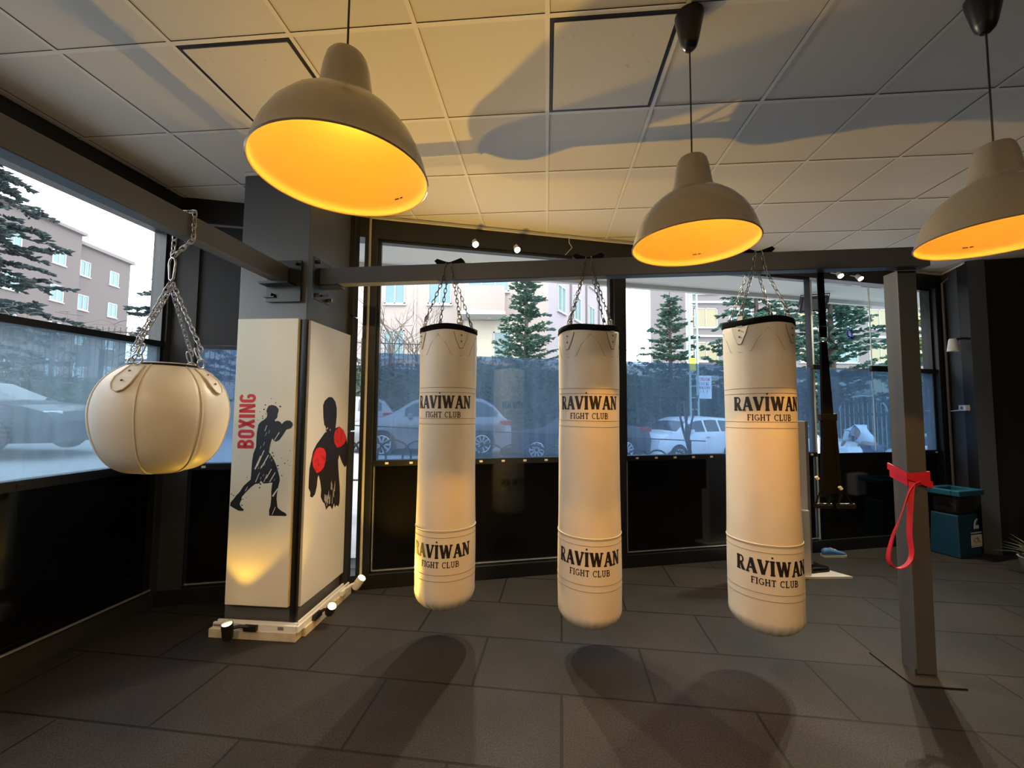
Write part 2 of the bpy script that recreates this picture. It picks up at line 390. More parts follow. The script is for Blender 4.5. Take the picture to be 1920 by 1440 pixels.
# glass door
dr = MB(); fbox(dr, 3.45, 3.475, .02, .04, .03, 3.08)
door = struct(dr.build('door_1', M_edge))
fbox(MB(), 3.475, 4.60, .025, .037, .04, 3.06).build('glass', M_dglass, door)
fbox(MB(), 3.50, 4.58, .016, .018, 1.08, 2.05).build('clear_film', M_film, door)
fbox(MB(), 3.475, 4.60, .012, .022, .04, 1.08).build('lower_panel', M_panelblk, door)
for (x0, x1, z0, z1) in ((4.28, 4.285, 1.1, 3.06), (4.595, 4.62, .04, 3.08)):
    fbox(MB(), x0, x1, .010, .024, z0, z1).build('glass_edge', M_edge, door)
fbox(MB(), 4.22, 4.60, -.03, .0, 2.03, 2.10).build('lock_case', M_capblk, door, bevel=.005)
fbox(MB(), 3.42, 3.52, -.02, .012, 2.03, 2.09).build('patch_fitting', M_capblk, door, bevel=.003)
fbox(MB(), 3.52, 4.22, .004, .014, 2.045, 2.06).build('top_rail', M_trim, door)
fbox(MB(), 3.86, 4.36, .002, .012, .055, .068).build('bottom_rail', M_trim, door)
for x0 in (3.66, 4.36): fbox(MB(), x0, x0+.16, -.012, .012, .07, .12).build('floor_hinge', M_trim, door)
fbox(MB(), 4.585, 4.60, -.0, .012, .16, 1.06).build('silver_trim', M_trim, door)
# left window wall
def lbox(m, s0, s1, d0, d1, z0, z1): m.box((s0, d0, z0), (s1, d1, z1), LP); return m
lw = MB(); lbox(lw, -.1, 9.5, -.02, .16, 2.985, HC+.03); lbox(lw, -.1, 9.5, -.0, .16, 0, .13); lbox(lw, -.12, .055, -.02, .14, .1, 3.0); lbox(lw, 3.4, 9.5, 0, .14, .1, 3.0)
struct(lw.build('wall_left', M_dark))
fr = MB(); lbox(fr, .05, .08, .0, .09, .13, 2.99); lbox(fr, 3.37, 3.4, .0, .09, .13, 2.99); lbox(fr, .05, 3.4, .0, .09, 2.96, 2.99); lbox(fr, .05, 3.4, -.01, .09, 2.03, 2.075); lbox(fr, .05, 3.4, .0, .09, 1.06, 1.12)
w1 = struct(fr.build('window_1', M_frame))
lbox(MB(), .08, 3.37, .055, .061, 2.075, 2.96).build('glass', M_glass, w1)
lbox(MB(), .08, 3.37, .055, .061, 1.12, 2.03).build('glass', M_glass, w1)
lbox(MB(), .08, 3.37, .025, .027, 1.12, 2.03).build('clear_blind', M_filmL, w1)
lbox(MB(), .05, 3.37, .03, .05, .13, 1.06).build('lower_panel', M_panelblk, w1)
t = MB(); lbox(t, .045, .053, -.012, .0, .14, 1.06); lbox(t, .045, 3.37, -.014, .0, .140, .150); t.build('silver_trim', M_trim, w1)
for k in range(14): lbox(MB(), .2+k*.22, .228+k*.22, -.008, .0, 1.08, 1.10).build('clip', M_capblk, w1)
# left header roller box, dark
lbox(MB(), .1, 4.2, -.10, -.02, 3.0, 3.16).build('blind_box', M_frame, w1, bevel=.015)

# right side: grey return then black wall, back walls
C0 = FP(5.41, 0, 0); C1 = Vector((5.235, 4.60, 0))
def vwall(name, A, B, mat, th=.15, z1=HC+.03, z0=0):
    A = Vector((A[0], A[1], 0)); B = Vector((B[0], B[1], 0)); d = (B-A); L = d.length; d.normalize(); n = Vector((d.y, -d.x, 0))
    m = MB(); m.box((0, 0, z0), (L, th, z1), lambda a, b_, c: A+d*a+n*b_+Vector((0, 0, c))); return struct(m.build(name, mat))
vwall('wall_right', C1, C0, M_stub)
vwall('wall_right_side', (5.95, 4.42), C1, M_black)
vwall('wall_right_rear', (6.2, -6), (5.95, 4.42), M_dark, .12)
vwall('wall_back', (-4.5, -6), (6.3, -6), M_dark)
vwall('wall_left_rear', LP(9.4, .0, 0), (-4.2, -6), M_dark, .1)
tr = MB(); A = C1+Vector((-.012, .02, 0)); Bq = FP(5.39, -.01, 0)
tr.tube([(A.x, A.y, HC-.012), (Bq.x, Bq.y, HC-.012)], .012, 6); struct(tr.build('trim_3', M_grid))
# pillar
PC = (-1.48, 2.89); pdx = (.9964, -.0849); pdy = (.0849, .9964)
PF = frame(PC, pdx, pdy)
b = MB(); b.box((-.52, 0, 0), (0, .72, HC), PF)
pil = struct(b.build('wall_pillar', M_pillar, bevel=.004))
tr = MB(); tr.box((-.525, -.012, HC-.02), (.005, .0, HC), PF); tr.box((0, -.012, HC-.02), (.012, .72, HC), PF)
tr.build('ceiling_edge', M_grid, pil)
# dark boards between pillar and window frame
bb = MB(); bb.box((.0, .602, 0), (.045, .70, 1.35), PF); bb.box((.0, .602, 1.362), (.045, .70, 2.35), PF); bb.box((.0, .602, 2.362), (.04, .70, HC), PF)
bb.build('side_board', M_dark, pil)
# conduits
def conduit(pts, r, label, mat):
    return tag(MB().tube(pts, r, 8).build('cable_conduit', mat, smooth=True), label, 'conduit')
q = [FP(-1.29, -.035, 0), FP(-1.29, -.035, HC-.02)]
conduit([(q[0].x, q[0].y, .12), (q[1].x, q[1].y, HC-.03), tuple(PF(.03, .62, HC-.03))], .011, 'thin cream cable conduit running up the dark frame beside the grey pillar', M_creamw)
q = FP(5.33, -.05, 0)
conduit([(q.x, q.y, .5), (q.x, q.y, HC-.14), (q.x+.05, q.y-.10, HC-.05)], .012, 'thin grey cable conduit running up the right corner behind the blue bin', M_mauve)

# ------------------------------------------------------------------ steel rig: beams, post
def by(x): return 2.755-.12*x
bd = Vector((1, -.12, 0)).normalized(); bn = Vector((.12, 1, 0)).normalized()
BO = Vector((0, by(0), 0))
BF = lambda a, b_, c: BO+bd*a+bn*b_+Vector((0, 0, c))
ZB, ZT = 2.445, 2.565
aL = -1.395; aR = 2.55
rig = thing('steel_beam', BF(.5, 0, ZB), 'long dark steel beam carrying the three heavy bags, from pillar to post', 'beam')
MB().box((aL+.0, -.04, ZB), (aR, .04, ZT), BF).build('beam_tube', M_steel, rig, bevel=.004)
pl = MB(); pl.box((aL-.012, -.11, ZB-.12), (aL, .10, ZT+.06), BF); pl.build('wall_plate', M_capblk, rig)
pl = MB(); pl.box((aL, -.05, ZB-.016), (aL+.14, .05, ZB-.002), BF); pl.box((aL, -.07, ZB-.10), (aL+.09, -.06, ZB-.085), BF); pl.build('bracket', M_capblk, rig)
for (dz, dn) in ((ZT+.03, -.08), (ZB-.09, .07), (ZB-.09, -.08)):
    MB().lathe([(.0001, .03), (.014, .03), (.014, 0)], BF(aL, dn, dz), 6, ax=Matrix(((0, 0, 1), (0, 1, 0), (-1, 0, 0)))).build('bolt', M_capblk, rig)
# left beam from the pillar towards the camera
lbd = Vector((-.1, -1, 0)).normalized(); lbn = Vector((-1, .1, 0)).normalized()
LO = Vector((-1.605, 2.885, 0))
LBF = lambda a, b_, c: LO+lbd*a+lbn*b_+Vector((0, 0, c))
lb = thing('steel_beam', LBF(1.2, .04, ZB), 'dark steel beam running from the pillar over the left window, with the round bag hanging from it', 'beam')
MB().box((.02, 0, ZB), (4.6, .085, ZT), LBF).build('beam_tube', M_steel, lb, bevel=.004)
MB().box((0.0, -.09, ZB-.13), (.014, .17, ZT+.05), LBF).build('wall_plate', M_capblk, lb)
br = MB(); br.box((.014, -.05, ZB-.02), (.10, .17, ZB-.004), LBF); br.box((.014, .10, ZB-.10), (.03, .18, ZB-.085), LBF); br.build('bracket', M_capblk, lb)
# wire brace bolts on the pillar face
for (a, z) in ((.12, ZB-.08), (-.06, ZT+.02)):
    pp = LBF(.014, a, z); MB().tube([tuple(pp), tuple(pp+lbd*.03)], .011, 8).build('bolt', M_capblk, lb)
# post
POF = frame((2.41, 2.505), (.9964, -.0849), (.0849, .9964))
post = thing('steel_post', POF(.055, .05, 0), 'dark square steel post on the floor at right, red band knotted round it', 'post')
MB().box((0, 0, .010), (.112, .105, ZB), POF).build('post_tube', M_steel, post, bevel=.004)
MB().box((-.10, -.10, 0.0), (.17, .21, .006), POF).build('base_plate', pm('plate_rubber', (.035, .033, .031), .75, bump=(130, .5, .002)), post)
g = MB(); g.box((-.105, -.106, 0), (.175, -.100, .009), POF); g.box((-.106, -.10, 0), (-.10, .215, .009), POF); g.build('plate_edge', M_capblk, post)
for (x, y) in ((-.02, -.01), (.13, .13)): MB().box((x, y, .006), (x+.006, y+.05, .05), POF).build('gusset', M_steel, post)

# ------------------------------------------------------------------ chains
def link_ring(m, c, t, side, L=.030, wd=.010, r=.0028):
    c = Vector(c); t = Vector(t).normalized(); side = Vector(side); side = (side-t*side.dot(t)).normalized()
    pts = []
    for k in range(10):
        a = 2*PI*k/10; pts.append(c+side*(wd*math.cos(a))+t*(math.sin(a)*L/2*1.0+(L*.12 if math.sin(a) > 0 else -L*.12)*(abs(math.sin(a)) > .1)))
    m.tube(pts, r, 5, closed=True)
def chain(m, A, B, pitch=.030, r=.0028, sag=0, L=.034, wd=.0095):
    A = Vector(A); B = Vector(B); n = max(2, int(round((B-A).length/pitch))); t = (B-A).normalized()
    s1 = t.cross(Vector((.3, 1, .1))).normalized(); s2 = t.cross(s1)
    for k in range(n):
        f = (k+.5)/n; p = A+(B-A)*f+Vector((0, 0, -sag*4*f*(1-f)))
        link_ring(m, p, t, (s1 if k % 2 == 0 else s2)+(s2 if k % 2 == 0 else -s1)*.35, L, wd, r)

# ------------------------------------------------------------------ lettering (own slab alphabet made of strokes)
def arc(cx, cy, rx, ry, a0, a1, n=10): return [(cx+rx*math.cos(math.radians(a0+(a1-a0)*k/n)), cy+ry*math.sin(math.radians(a0+(a1-a0)*k/n))) for k in range(n+1)]
SLAB = {
 'R': (.86, [([(.2, 0), (.2, 1)], .22), ([(.02, .045), (.40, .045)], .115), ([(.02, .955), (.3, .955)], .115), ([(.2, .95), (.46, .95)]+arc(.46, .735, .2, .215, 90, -90)+[(.2, .52)], .11), ([(.44, .5), (.68, .05)], .21), ([(.60, .045), (.86, .045)], .115)]),
 'A': (.95, [([(.14, .04), (.45, .98)], .125), ([(.47, 1.0), (.80, .04)], .23), ([(.24, .33), (.70, .33)], .115), ([(0, .045), (.30, .045)], .115), ([(.62, .045), (.98, .045)], .115), ([(.38, .96), (.54, .96)], .115)]),
 'V': (.92, [([(.15, .96), (.46, .02)], .23), ([(.48, .02), (.80, .96)], .125), ([(-.02, .955), (.34, .955)], .115), ([(.64, .955), (.95, .955)], .115)]),
 'i': (.44, [([(.21, 0), (.21, 1)], .22), ([(.02, .045), (.40, .045)], .115), ([(.02, .955), (.40, .955)], .115), ([(.21, 1.15), (.21, 1.27)], .12)]),
 'W': (1.32, [([(.15, .96), (.40, .02)], .22), ([(.42, .02), (.64, .96)], .125), ([(.66, .96), (.90, .02)], .22), ([(.92, .02), (1.16, .96)], .125), ([(-.02, .955), (.32, .955)], .115), ([(1.02, .955), (1.32, .955)], .115), ([(.52, .955), (.78, .955)], .115)]),
 'N': (1.0, [([(.17, 0), (.17, 1)], .125), ([(.18, .98), (.80, .02)], .23), ([(.82, 0), (.82, 1)], .125), ([(0, .045), (.34, .045)], .115), ([(-.02, .955), (.26, .955)], .115), ([(.64, .955), (1.0, .955)], .115)]),
 'F': (.72, [([(.18, 0), (.18, 1)], .155), ([(.02, .05), (.36, .05)], .125), ([(.02, .95), (.68, .95)], .125), ([(.18, .5), (.52, .5)], .125), ([(.66, .78), (.66, 1.0)], .08)]),
 'I': (.40, [([(.19, 0), (.19, 1)], .155), ([(.02, .05), (.36, .05)], .125), ([(.02, .95), (.36, .95)], .125)]),
 'G': (.88, [(arc(.45, .5, .36, .45, 40, 335, 14), .12), ([(.52, .42), (.86, .42)], .125), ([(.78, .42), (.78, .1)], .12)]),
 'H': (.92, [([(.18, 0), (.18, 1)], .155), ([(.72, 0), (.72, 1)], .155), ([(.18, .5), (.72, .5)], .125), ([(.02, .05), (.34, .05)], .125), ([(.02, .95), (.34, .95)], .125), ([(.56, .05), (.88, .05)], .125), ([(.56, .95), (.88, .95)], .125)]),
 'T': (.80, [([(.39, 0), (.39, 1)], .155), ([(.04, .95), (.74, .95)], .125), ([(.08, .76), (.08, 1)], .08), ([(.70, .76), (.70, 1)], .08), ([(.22, .05), (.56, .05)], .125)]),
 'C': (.84, [(arc(.46, .5, .37, .45, 45, 315, 14), .12), ([(.74, .72), (.74, .98)], .08)]),
 'L': (.72, [([(.18, 0), (.18, 1)], .155), ([(.02, .95), (.36, .95)], .125), ([(.02, .05), (.68, .05)], .125), ([(.64, .05), (.64, .3)], .08)]),
 'U': (.90, [([(.2, .95), (.2, .35)]+arc(.45, .33, .25, .28, 180, 360, 8)+[(.70, .95)], .12), ([(.04, .95), (.36, .95)], .125), ([(.54, .95), (.86, .95)], .125)]),
 'B': (.82, [([(.18, 0), (.18, 1)], .155), ([(.02, .95), (.45, .95)]+arc(.45, .74, .2, .21, 90, -90, 6)+[(.18, .53)], .125), ([(.18, .52), (.48, .52)]+arc(.48, .28, .22, .235, 90, -90, 6)+[(.02, .05)], .125)]),
 ' ': (.42, []),
}
SANS0 = {
 'B': (.5, [([(.08, 0), (.08, 1)], .16), ([(.08, .93), (.26, .93)]+arc(.26, .75, .16, .18, 90, -90, 6)+[(.08, .54)], .14), ([(.08, .50), (.27, .50)]+arc(.27, .28, .16, .21, 90, -90, 6)+[(.08, .07)], .14)]),
 'O': (.5, [(arc(.25, .78, .17, .15, 0, 180, 6)+[(.08, .22)]+arc(.25, .22, .17, .15, 180, 360, 6)+[(.42, .78)], .15)]),
 'X': (.52, [([(.06, 1), (.46, 0)], .16), ([(.46, 1), (.06, 0)], .16)]),
 'I': (.2, [([(.1, 0), (.1, 1)], .17)]),
 'N': (.52, [([(.08, 0), (.08, 1)], .15), ([(.44, 0), (.44, 1)], .15), ([(.08, 1), (.44, 0)], .13)]),
 'G': (.5, [(arc(.25, .78, .17, .15, 10, 180, 6)+[(.08, .22)]+arc(.25, .22, .17, .15, 180, 360, 6)+[(.42, .44)], .15), ([(.25, .46), (.46, .46)], .12)]),
}
SANS = {k: (w_, [(p_, t_*1.22) for p_, t_ in st_]) for k, (w_, st_) in SANS0.items()}
def stroke(m, pts, wd, fn, d0, d1, sx, sy, ox, oy, seg=.22):
    # thick line as mitred quads, cut fine so it can wrap round a bag
    P = [Vector((p[0]*sx+ox, p[1]*sy+oy)) for p in pts]
    D = []
    for a, b_ in zip(P[:-1], P[1:]):
        n = max(1, int((b_-a).length/(seg*sy)))
        for k in range(n): D.append(a+(b_-a)*k/n)
    D.append(P[-1]); h = wd*sy/2; L = []; R = []
    for k, p in enumerate(D):
        t = (D[min(k+1, len(D)-1)]-D[max(k-1, 0)])
        if t.length < 1e-9: t = Vector((1, 0))
        t.normalize(); n = Vector((-t.y, t.x)); L.append(p+n*h); R.append(p-n*h)
    i0 = len(m.v)
    for l, r in zip(L, R):
        for q, d in ((l, d1), (r, d1), (l, d0), (r, d0)): m.v.append(tuple(fn(q.x, d, q.y)))
    for k in range(len(D)-1):
        a = i0+4*k; c = a+4
        m.f += [(a, a+1, c+1, c), (a, c, c+2, a+2), (a+1, a+3, c+3, c+1)]
    m.f += [(i0, i0+2, i0+3, i0+1), (i0+4*len(D)-4, i0+4*len(D)-3, i0+4*len(D)-1, i0+4*len(D)-2)]
def text_width(s, font, sx, sp): return sum(font[c][0]*sx+sp for c in s)-sp
def write(m, s, font, fn, cx, y0, h, sx, sp=.0, d0=-.001, d1=.0012):
    W = text_width(s, font, sx, sp); x = cx-W/2
    for c in s:
        wd, st = font[c]
        for pts, tw in st: stroke(m, pts, tw, fn, d0, d1, sx, h, x, y0)
        x += wd*sx+sp

# ------------------------------------------------------------------ heavy bags
def heavy_bag(cx, cy, z0, z1, R, phi_text, strap0, seed, label, dark_chain):
    rnd = random.Random(seed)
    t = thing('heavy_bag', (cx, cy, z0), label, 'punching bag', 'long cream heavy bags hanging from the beam')
    c = Vector((cx, cy, 0)); dents = [(rnd.uniform(0, 2*PI), rnd.uniform(.45, 1.5), rnd.uniform(-.006, .004), rnd.uniform(.25, .5), rnd.uniform(.08, .2)) for _ in range(12)]
    H = z1-z0
    def rad(z, a):
        h = z-z0; r = R*(1-.010+.035*math.exp(-((h-.32)/.35)**2)-.012*math.exp(-((h-1.2)/.3)**2))
        if h < .09: r = R*1.02*math.sqrt(max(0, 1-((.09-h)/.125)**2))
        for (da, dz, am, sa, sz) in dents:
            d = (a-da+PI) % (2*PI)-PI; r += am*math.exp(-(d/sa)**2-((h-dz)/sz)**2)
        if h > H-.02: r -= .006*(h-H+.02)/.02
        if h < .12: r += .004*math.sin(a*23+seed)*(1-h/.12)
        return r
    n = 96; rows = [0, .003, .012, .03, .05, .07, .09, .12]+[.12+k*(H-.14)/46 for k in range(1, 46)]+[H-.02, H-.008, H]
    m = MB(); i0 = 0
    for h in rows:
        for j in range(n):
            a = 2*PI*j/n; r = rad(z0+h, a); m.v.append((cx+r*math.sin(a), cy-r*math.cos(a), z0+h+(.006*math.sin(3*a+seed) if h >= H-.02 else 0)))
    for k in range(len(rows)-1):
        for j in range(n): m.f.append((k*n+j, k*n+(j+1) % n, (k+1)*n+(j+1) % n, (k+1)*n+j))
    m.f.append(tuple(range(n)))
    m.build('bag_body', M_leather, t, smooth='all')
    fn = lambda u, d, z: (cx+(rad(z, (phi+u/R) % (2*PI))+d)*math.sin(phi+u/R), cy-(rad(z, (phi+u/R) % (2*PI))+d)*math.cos(phi+u/R), z)
    phi = 0
    # black top rim and lid
    rm = MB(); i0 = 0
    for (dr, dz) in ((.001, -.030), (.004, -.026), (.004, .006), (-.004, .010), (-.03, .004), (-.05, -.02)):
        for j in range(n):
            a = 2*PI*j/n; r = rad(z1-.02, a)+dr; rm.v.append((cx+r*math.sin(a), cy-r*math.cos(a), z1+dz+.006*math.sin(3*a+seed)))
    for k in range(5):
        for j in range(n): rm.f.append((k*n+j, k*n+(j+1) % n, (k+1)*n+(j+1) % n, (k+1)*n+j))
    rm.f.append(tuple(range(5*n, 6*n)))
    rm.build('top_rim', M_blackfab, t, smooth='all')
    # double seams round the bag
    for z in (1.692, 1.660, 1.492, 1.455, .775, .742, .512, .474):
        sm = MB(); sm.tube([fn(R*2*PI*j/72, .0002, z+.004*math.sin(2*PI*j/72+seed)) for j in range(72)], .0017, 5, closed=True)
        sm.build('seam', M_thread, t, smooth='all')
    bd_ = MB()
    for (zc) in ((.785),):                       # edge of the lower printed band, standing proud
        bd_.tube([fn(R*2*PI*j/72, .001, zc+.004*math.sin(2*PI*j/72+seed)) for j in range(72)], .0032, 6, closed=True)
    bd_.build('band_edge', M_leather, t, smooth='all')
    # lettering on both faces
    for ph in (phi_text, phi_text+PI):
        phi = ph
        for (z_, n_) in ((1.560, 'upper'), (.620, 'lower')):
            lt = MB()
            write(lt, 'RAViWAN', SLAB, fn, 0, z_, .083, .0605, .0042)
            write(lt, 'FIGHT CLUB', SLAB, fn, 0, z_-.058, .037, .0300, .0030)
            lt.build('lettering', M_print, t, label='black slab lettering RAViWAN FIGHT CLUB on the '+n_+' band')
    # straps, stitching, rings and chains
    topc = BF((cx-BO.x)*1.0/bd.x, 0, ZT)
    for k in range(4):
        phi = strap0+k*PI/2
        s = MB(); zt = z1-.005
        s.poly([(-.050, zt-.034), (.050, zt-.034), (.034, zt-.085), (.010, zt-.138), (-.010, zt-.138), (-.034, zt-.085)], -.004, .0050, fn)
        s.poly([(-.018, zt-.03), (.018, zt-.03), (.016, zt+.035), (-.016, zt+.035)], -.002, .0045, fn)
        st = s.build('hanging_strap', M_leather, t)
        for zz in (zt-.055, zt-.095):
            rv = MB(); p = fn(0, .005, zz); nrm = Vector((math.sin(phi), -math.cos(phi), 0)); sd = Vector((math.cos(phi), math.sin(phi), 0))
            rv.tube([p, tuple(Vector(p)+nrm*.004)], [.006, .003], 8)
            rv.build('rivet', M_chaindk, st)
        ln = MB()
        ln.tube([fn(u, .001, v) for u, v in ((-.052, zt-.033), (-.036, zt-.086), (-.011, zt-.141), (.011, zt-.141), (.036, zt-.086), (.052, zt-.033))], .0024, 5)
        ln.build('stitching', M_thread, t); ln = MB()
        ln.tube([fn(u, .001, v) for u, v in ((-.157, zt-.05), (-.10, zt-.115), (-.065, zt-.185), (.0, zt-.19), (.065, zt-.185), (.10, zt-.115), (.157, zt-.05))], .0012, 4)
        ln.build('stitching', M_thread, t)
        rg = MB(); rc = Vector(fn(0, -.004, z1+.035)); tang = Vector((math.cos(phi), math.sin(phi), 0)); upv = Vector((0, 0, 1))
        rg.tube([rc+tang*.021*math.cos(a)+upv*.021*math.sin(a) for a in [2*PI*q/20 for q in range(20)]], .0035, 6, closed=True)
        rg.build('ring', M_chain, t, smooth='all')
        ch = MB(); A = rc+Vector((0, 0, .018)); off = bn*(.045 if Vector((math.sin(phi), -math.cos(phi), 0)).dot(bn) > 0 else -.045)+bd*(.02 if Vector((math.sin(phi), -math.cos(phi), 0)).dot(bd) > 0 else -.02)
        B1 = Vector((topc.x, topc.y, ZB))+off+bd*(.018 if off.dot(bd) > 0 else -.018); B2 = Vector((topc.x, topc.y, ZT+.006))+off*.9
        chain(ch, A, B1); chain(ch, B1, B2)
        # snap hook
        hk = MB(); dd = (B1-A).normalized(); link_ring(hk, A+dd*.022, dd, tang, .062, .012, .0036)
        hk.build('snap_hook', M_chain, t, smooth='all')
        ch.build('chain', M_chaindk if dark_chain else M_chain, t, smooth='all')
    tw = MB()                                    # black webbing wrapped over the beam
    tx = (topc-BO).dot(bd)
    for sgn in (-1, 1):
        tw.poly([(0, ZT+.002), (0, ZT+.010), (sgn*.03, ZT+.018), (sgn*.085, ZT+.038), (sgn*.105, ZT+.022), (sgn*.085, ZT+.002)], -.035, .035, lambda a, b_, c_: BF(tx+a, b_, c_))
    tw.build('webbing_pad', M_blackfab, t)
    return t
heavy_bag(-.441, by(-.441), .275, 2.100, .196, math.radians(-2), math.radians(33), 1.3, 'cream heavy bag nearest the white panelled pillar, first on the long beam', True)
heavy_bag(.508, by(.508), .225, 2.085, .199, math.radians(-10), math.radians(-52), 4.1, 'cream heavy bag in the middle of the row, before the window mullion', True)
heavy_bag(1.562, by(1.562), .262, 2.110, .199, math.radians(-15), math.radians(-60), 7.7, 'cream heavy bag nearest the steel post, under the second pendant lamp', False)

# ------------------------------------------------------------------ round bag
RC = Vector((-1.775, 2.08, 0)); RZ = 1.500
rb = thing('round_bag', (RC.x, RC.y, RZ-.28), 'round cream leather uppercut bag hanging on chains before the left window', 'punching bag')
prof = []
def rrad(f):                                      # f 0 bottom .. 1 top
    return None
zs = []; RR = .292
PRO = [(.0, -.268), (.06, -.268), (.11, -.262), (.158, -.246), (.205, -.210), (.242, -.15), (.268, -.07), (.280, .01), (.277, .075), (.262, .135), (.236, .185), (.20, .225), (.165, .252), (.145, .262)]
def spl(t):
    n = len(PRO)-1; x = t*n; i = min(int(x), n-1); f = x-i
    p0 = PRO[max(i-1, 0)]; p1 = PRO[i]; p2 = PRO[i+1]; p3 = PRO[min(i+2, n)]
    return tuple(.5*((2*p1[k])+(-p0[k]+p2[k])*f+(2*p0[k]-5*p1[k]+4*p2[k]-p3[k])*f*f+(-p0[k]+3*p1[k]-3*p2[k]+p3[k])*f**3) for k in (0, 1))
m = MB(); n = 144; rows = 60; SEAMS = 7; SOFF = math.radians(-6.2)
def rpt(t, a, d=0):
    r, z = spl(t); s = abs(math.cos((a-SOFF)*SEAMS/2)); k = 1-abs(s)   # seam pulls in
    r2_ = (r+d)*(1-.014*math.exp(-((s)/.12)**2))+.004*math.sin(2*a+4*z)
    return Vector((RC.x+r2_*math.sin(a), RC.y-r2_*math.cos(a), RZ+z))
for k in range(rows+1):
    for j in range(n): m.v.append(tuple(rpt(k/rows, 2*PI*j/n)))
for k in range(rows):
    for j in range(n): m.f.append((k*n+j, k*n+(j+1) % n, (k+1)*n+(j+1) % n, (k+1)*n+j))
m.build('bag_body', M_leather, rb, smooth='all')
sm = MB()
for q in range(SEAMS):
    a = SOFF+PI/SEAMS+2*PI*q/SEAMS
    sm.tube([rpt(.05+.94*k/40, a, .004) for k in range(41)], .0030, 6)
sm.tube([rpt(.12, 2*PI*k/60, .002) for k in range(60)], .003, 6, closed=True)
sm.build('seam', M_leather, rb, smooth='all')
lid = MB(); lid.lathe([(.150, .255), (.152, .268), (.146, .272), (.143, .262), (.10, .258), (.0001, .256)], (RC.x, RC.y, RZ), 64); lid.build('top_rim', M_capblk, rb, smooth=True)
MB().lathe([(.140, .266), (.12, .278), (.0001, .284)], (RC.x, RC.y, RZ), 48).build('lid', M_leather, rb, smooth='all')
HK = Vector((-1.772, 2.08, 2.20))
for q, a in enumerate([math.radians(v) for v in (4, 93, 184, 273)]):
    def rf(u, d, v): return rpt(.93-v/.52, a+u/.26, .006+d)
    s = MB(); outl = [(-.048, .0), (.048, .0)]+[(.047*math.cos(x), -.075+.055*math.sin(x)) for x in [0, -PI/6, -PI/3, -PI/2, -2*PI/3, -5*PI/6, -PI]]
    s.poly([(u, -v) for u, v in outl], -.003, .004, rf)
    st = s.build('hanging_strap', M_leather, rb)
    e_ = MB(); e_.tube([rf(u, .005, -v) for u, v in outl], .0035, 6, closed=True); e_.build('strap_piping', M_leather, st, smooth='all')
    for (u, v) in ((0, .045), (0, .09)):
        rv = MB(); p = Vector(rf(u, .004, v)); nn = (p-Vector((RC.x, RC.y, RZ))).normalized(); rv.tube([p, p+nn*.004], [.006, .003], 8)
        rv.build('rivet', M_chaindk, st)
    lo = MB(); A0 = Vector(rf(0, .006, 0.0)); rc = A0+Vector((0, 0, .028)); tang = Vector((math.cos(a), math.sin(a), 0))
    lo.tube([rc+tang*.024*math.cos(x)+Vector((0, 0, 1))*.024*math.sin(x) for x in [2*PI*i_/20 for i_ in range(20)]], .004, 6, closed=True)
    lo.build('ring', M_chain, rb, smooth='all')
    ch = MB(); chain(ch, rc+Vector((0, 0, .065)), HK+tang*.01, .0285, .0033, 0, .033, .0105); ch.build('chain', M_chain, rb, smooth='all')
    hk = MB(); dd = (HK-rc).normalized(); link_ring(hk, rc+dd*.05, dd, tang, .06, .012, .0038); hk.build('snap_hook', M_chain, rb, smooth='all')
cb = MB()
cpts = [(0, -.062), (-.016, -.052), (-.028, .028), (-.020, .052), (0, .062), (.020, .052), (.028, .028), (.016, -.052)]
cc = HK+Vector((-.003, 0, .075)); sd = Vector((.93, -.37, 0))
cb.tube([cc+sd*x+Vector((0, 0, y)) for x, y in cpts], .0052, 8, closed=True); cb.tube([cc+sd*.028+Vector((0, 0, .02)), cc+sd*.018+Vector((0, 0, -.05))], .0045, 8)
cb.build('carabiner', M_chain, rb, smooth='all')
bt = LBF((RC.y-LO.y)/lbd.y, 0, 0)
for sg in (-1, 1):
    ch = MB(); edge = LBF(-(RC.y-2.885)/1.0+.0, -.010 if sg < 0 else .097, ZB)
    P0 = cc+Vector((0, 0, .065)); P1 = Vector((edge.x, edge.y, ZB-.01)); P2 = Vector((edge.x, edge.y, ZT+.02))
    chain(ch, P0, P1, .0285, .0033, 0, .033, .0105); chain(ch, P1, P2, .0285, .0033, 0, .033, .0105)
    ch.build('chain', M_chain, rb, smooth='all')
ch = MB(); a0 = LBF(-(RC.y-2.885), -.012, ZT+.02); a1 = LBF(-(RC.y-2.885), .098, ZT+.02); chain(ch, a0, a1, .0285, .0033, 0, .033, .0105); ch.build('chain', M_chain, rb, smooth='all')

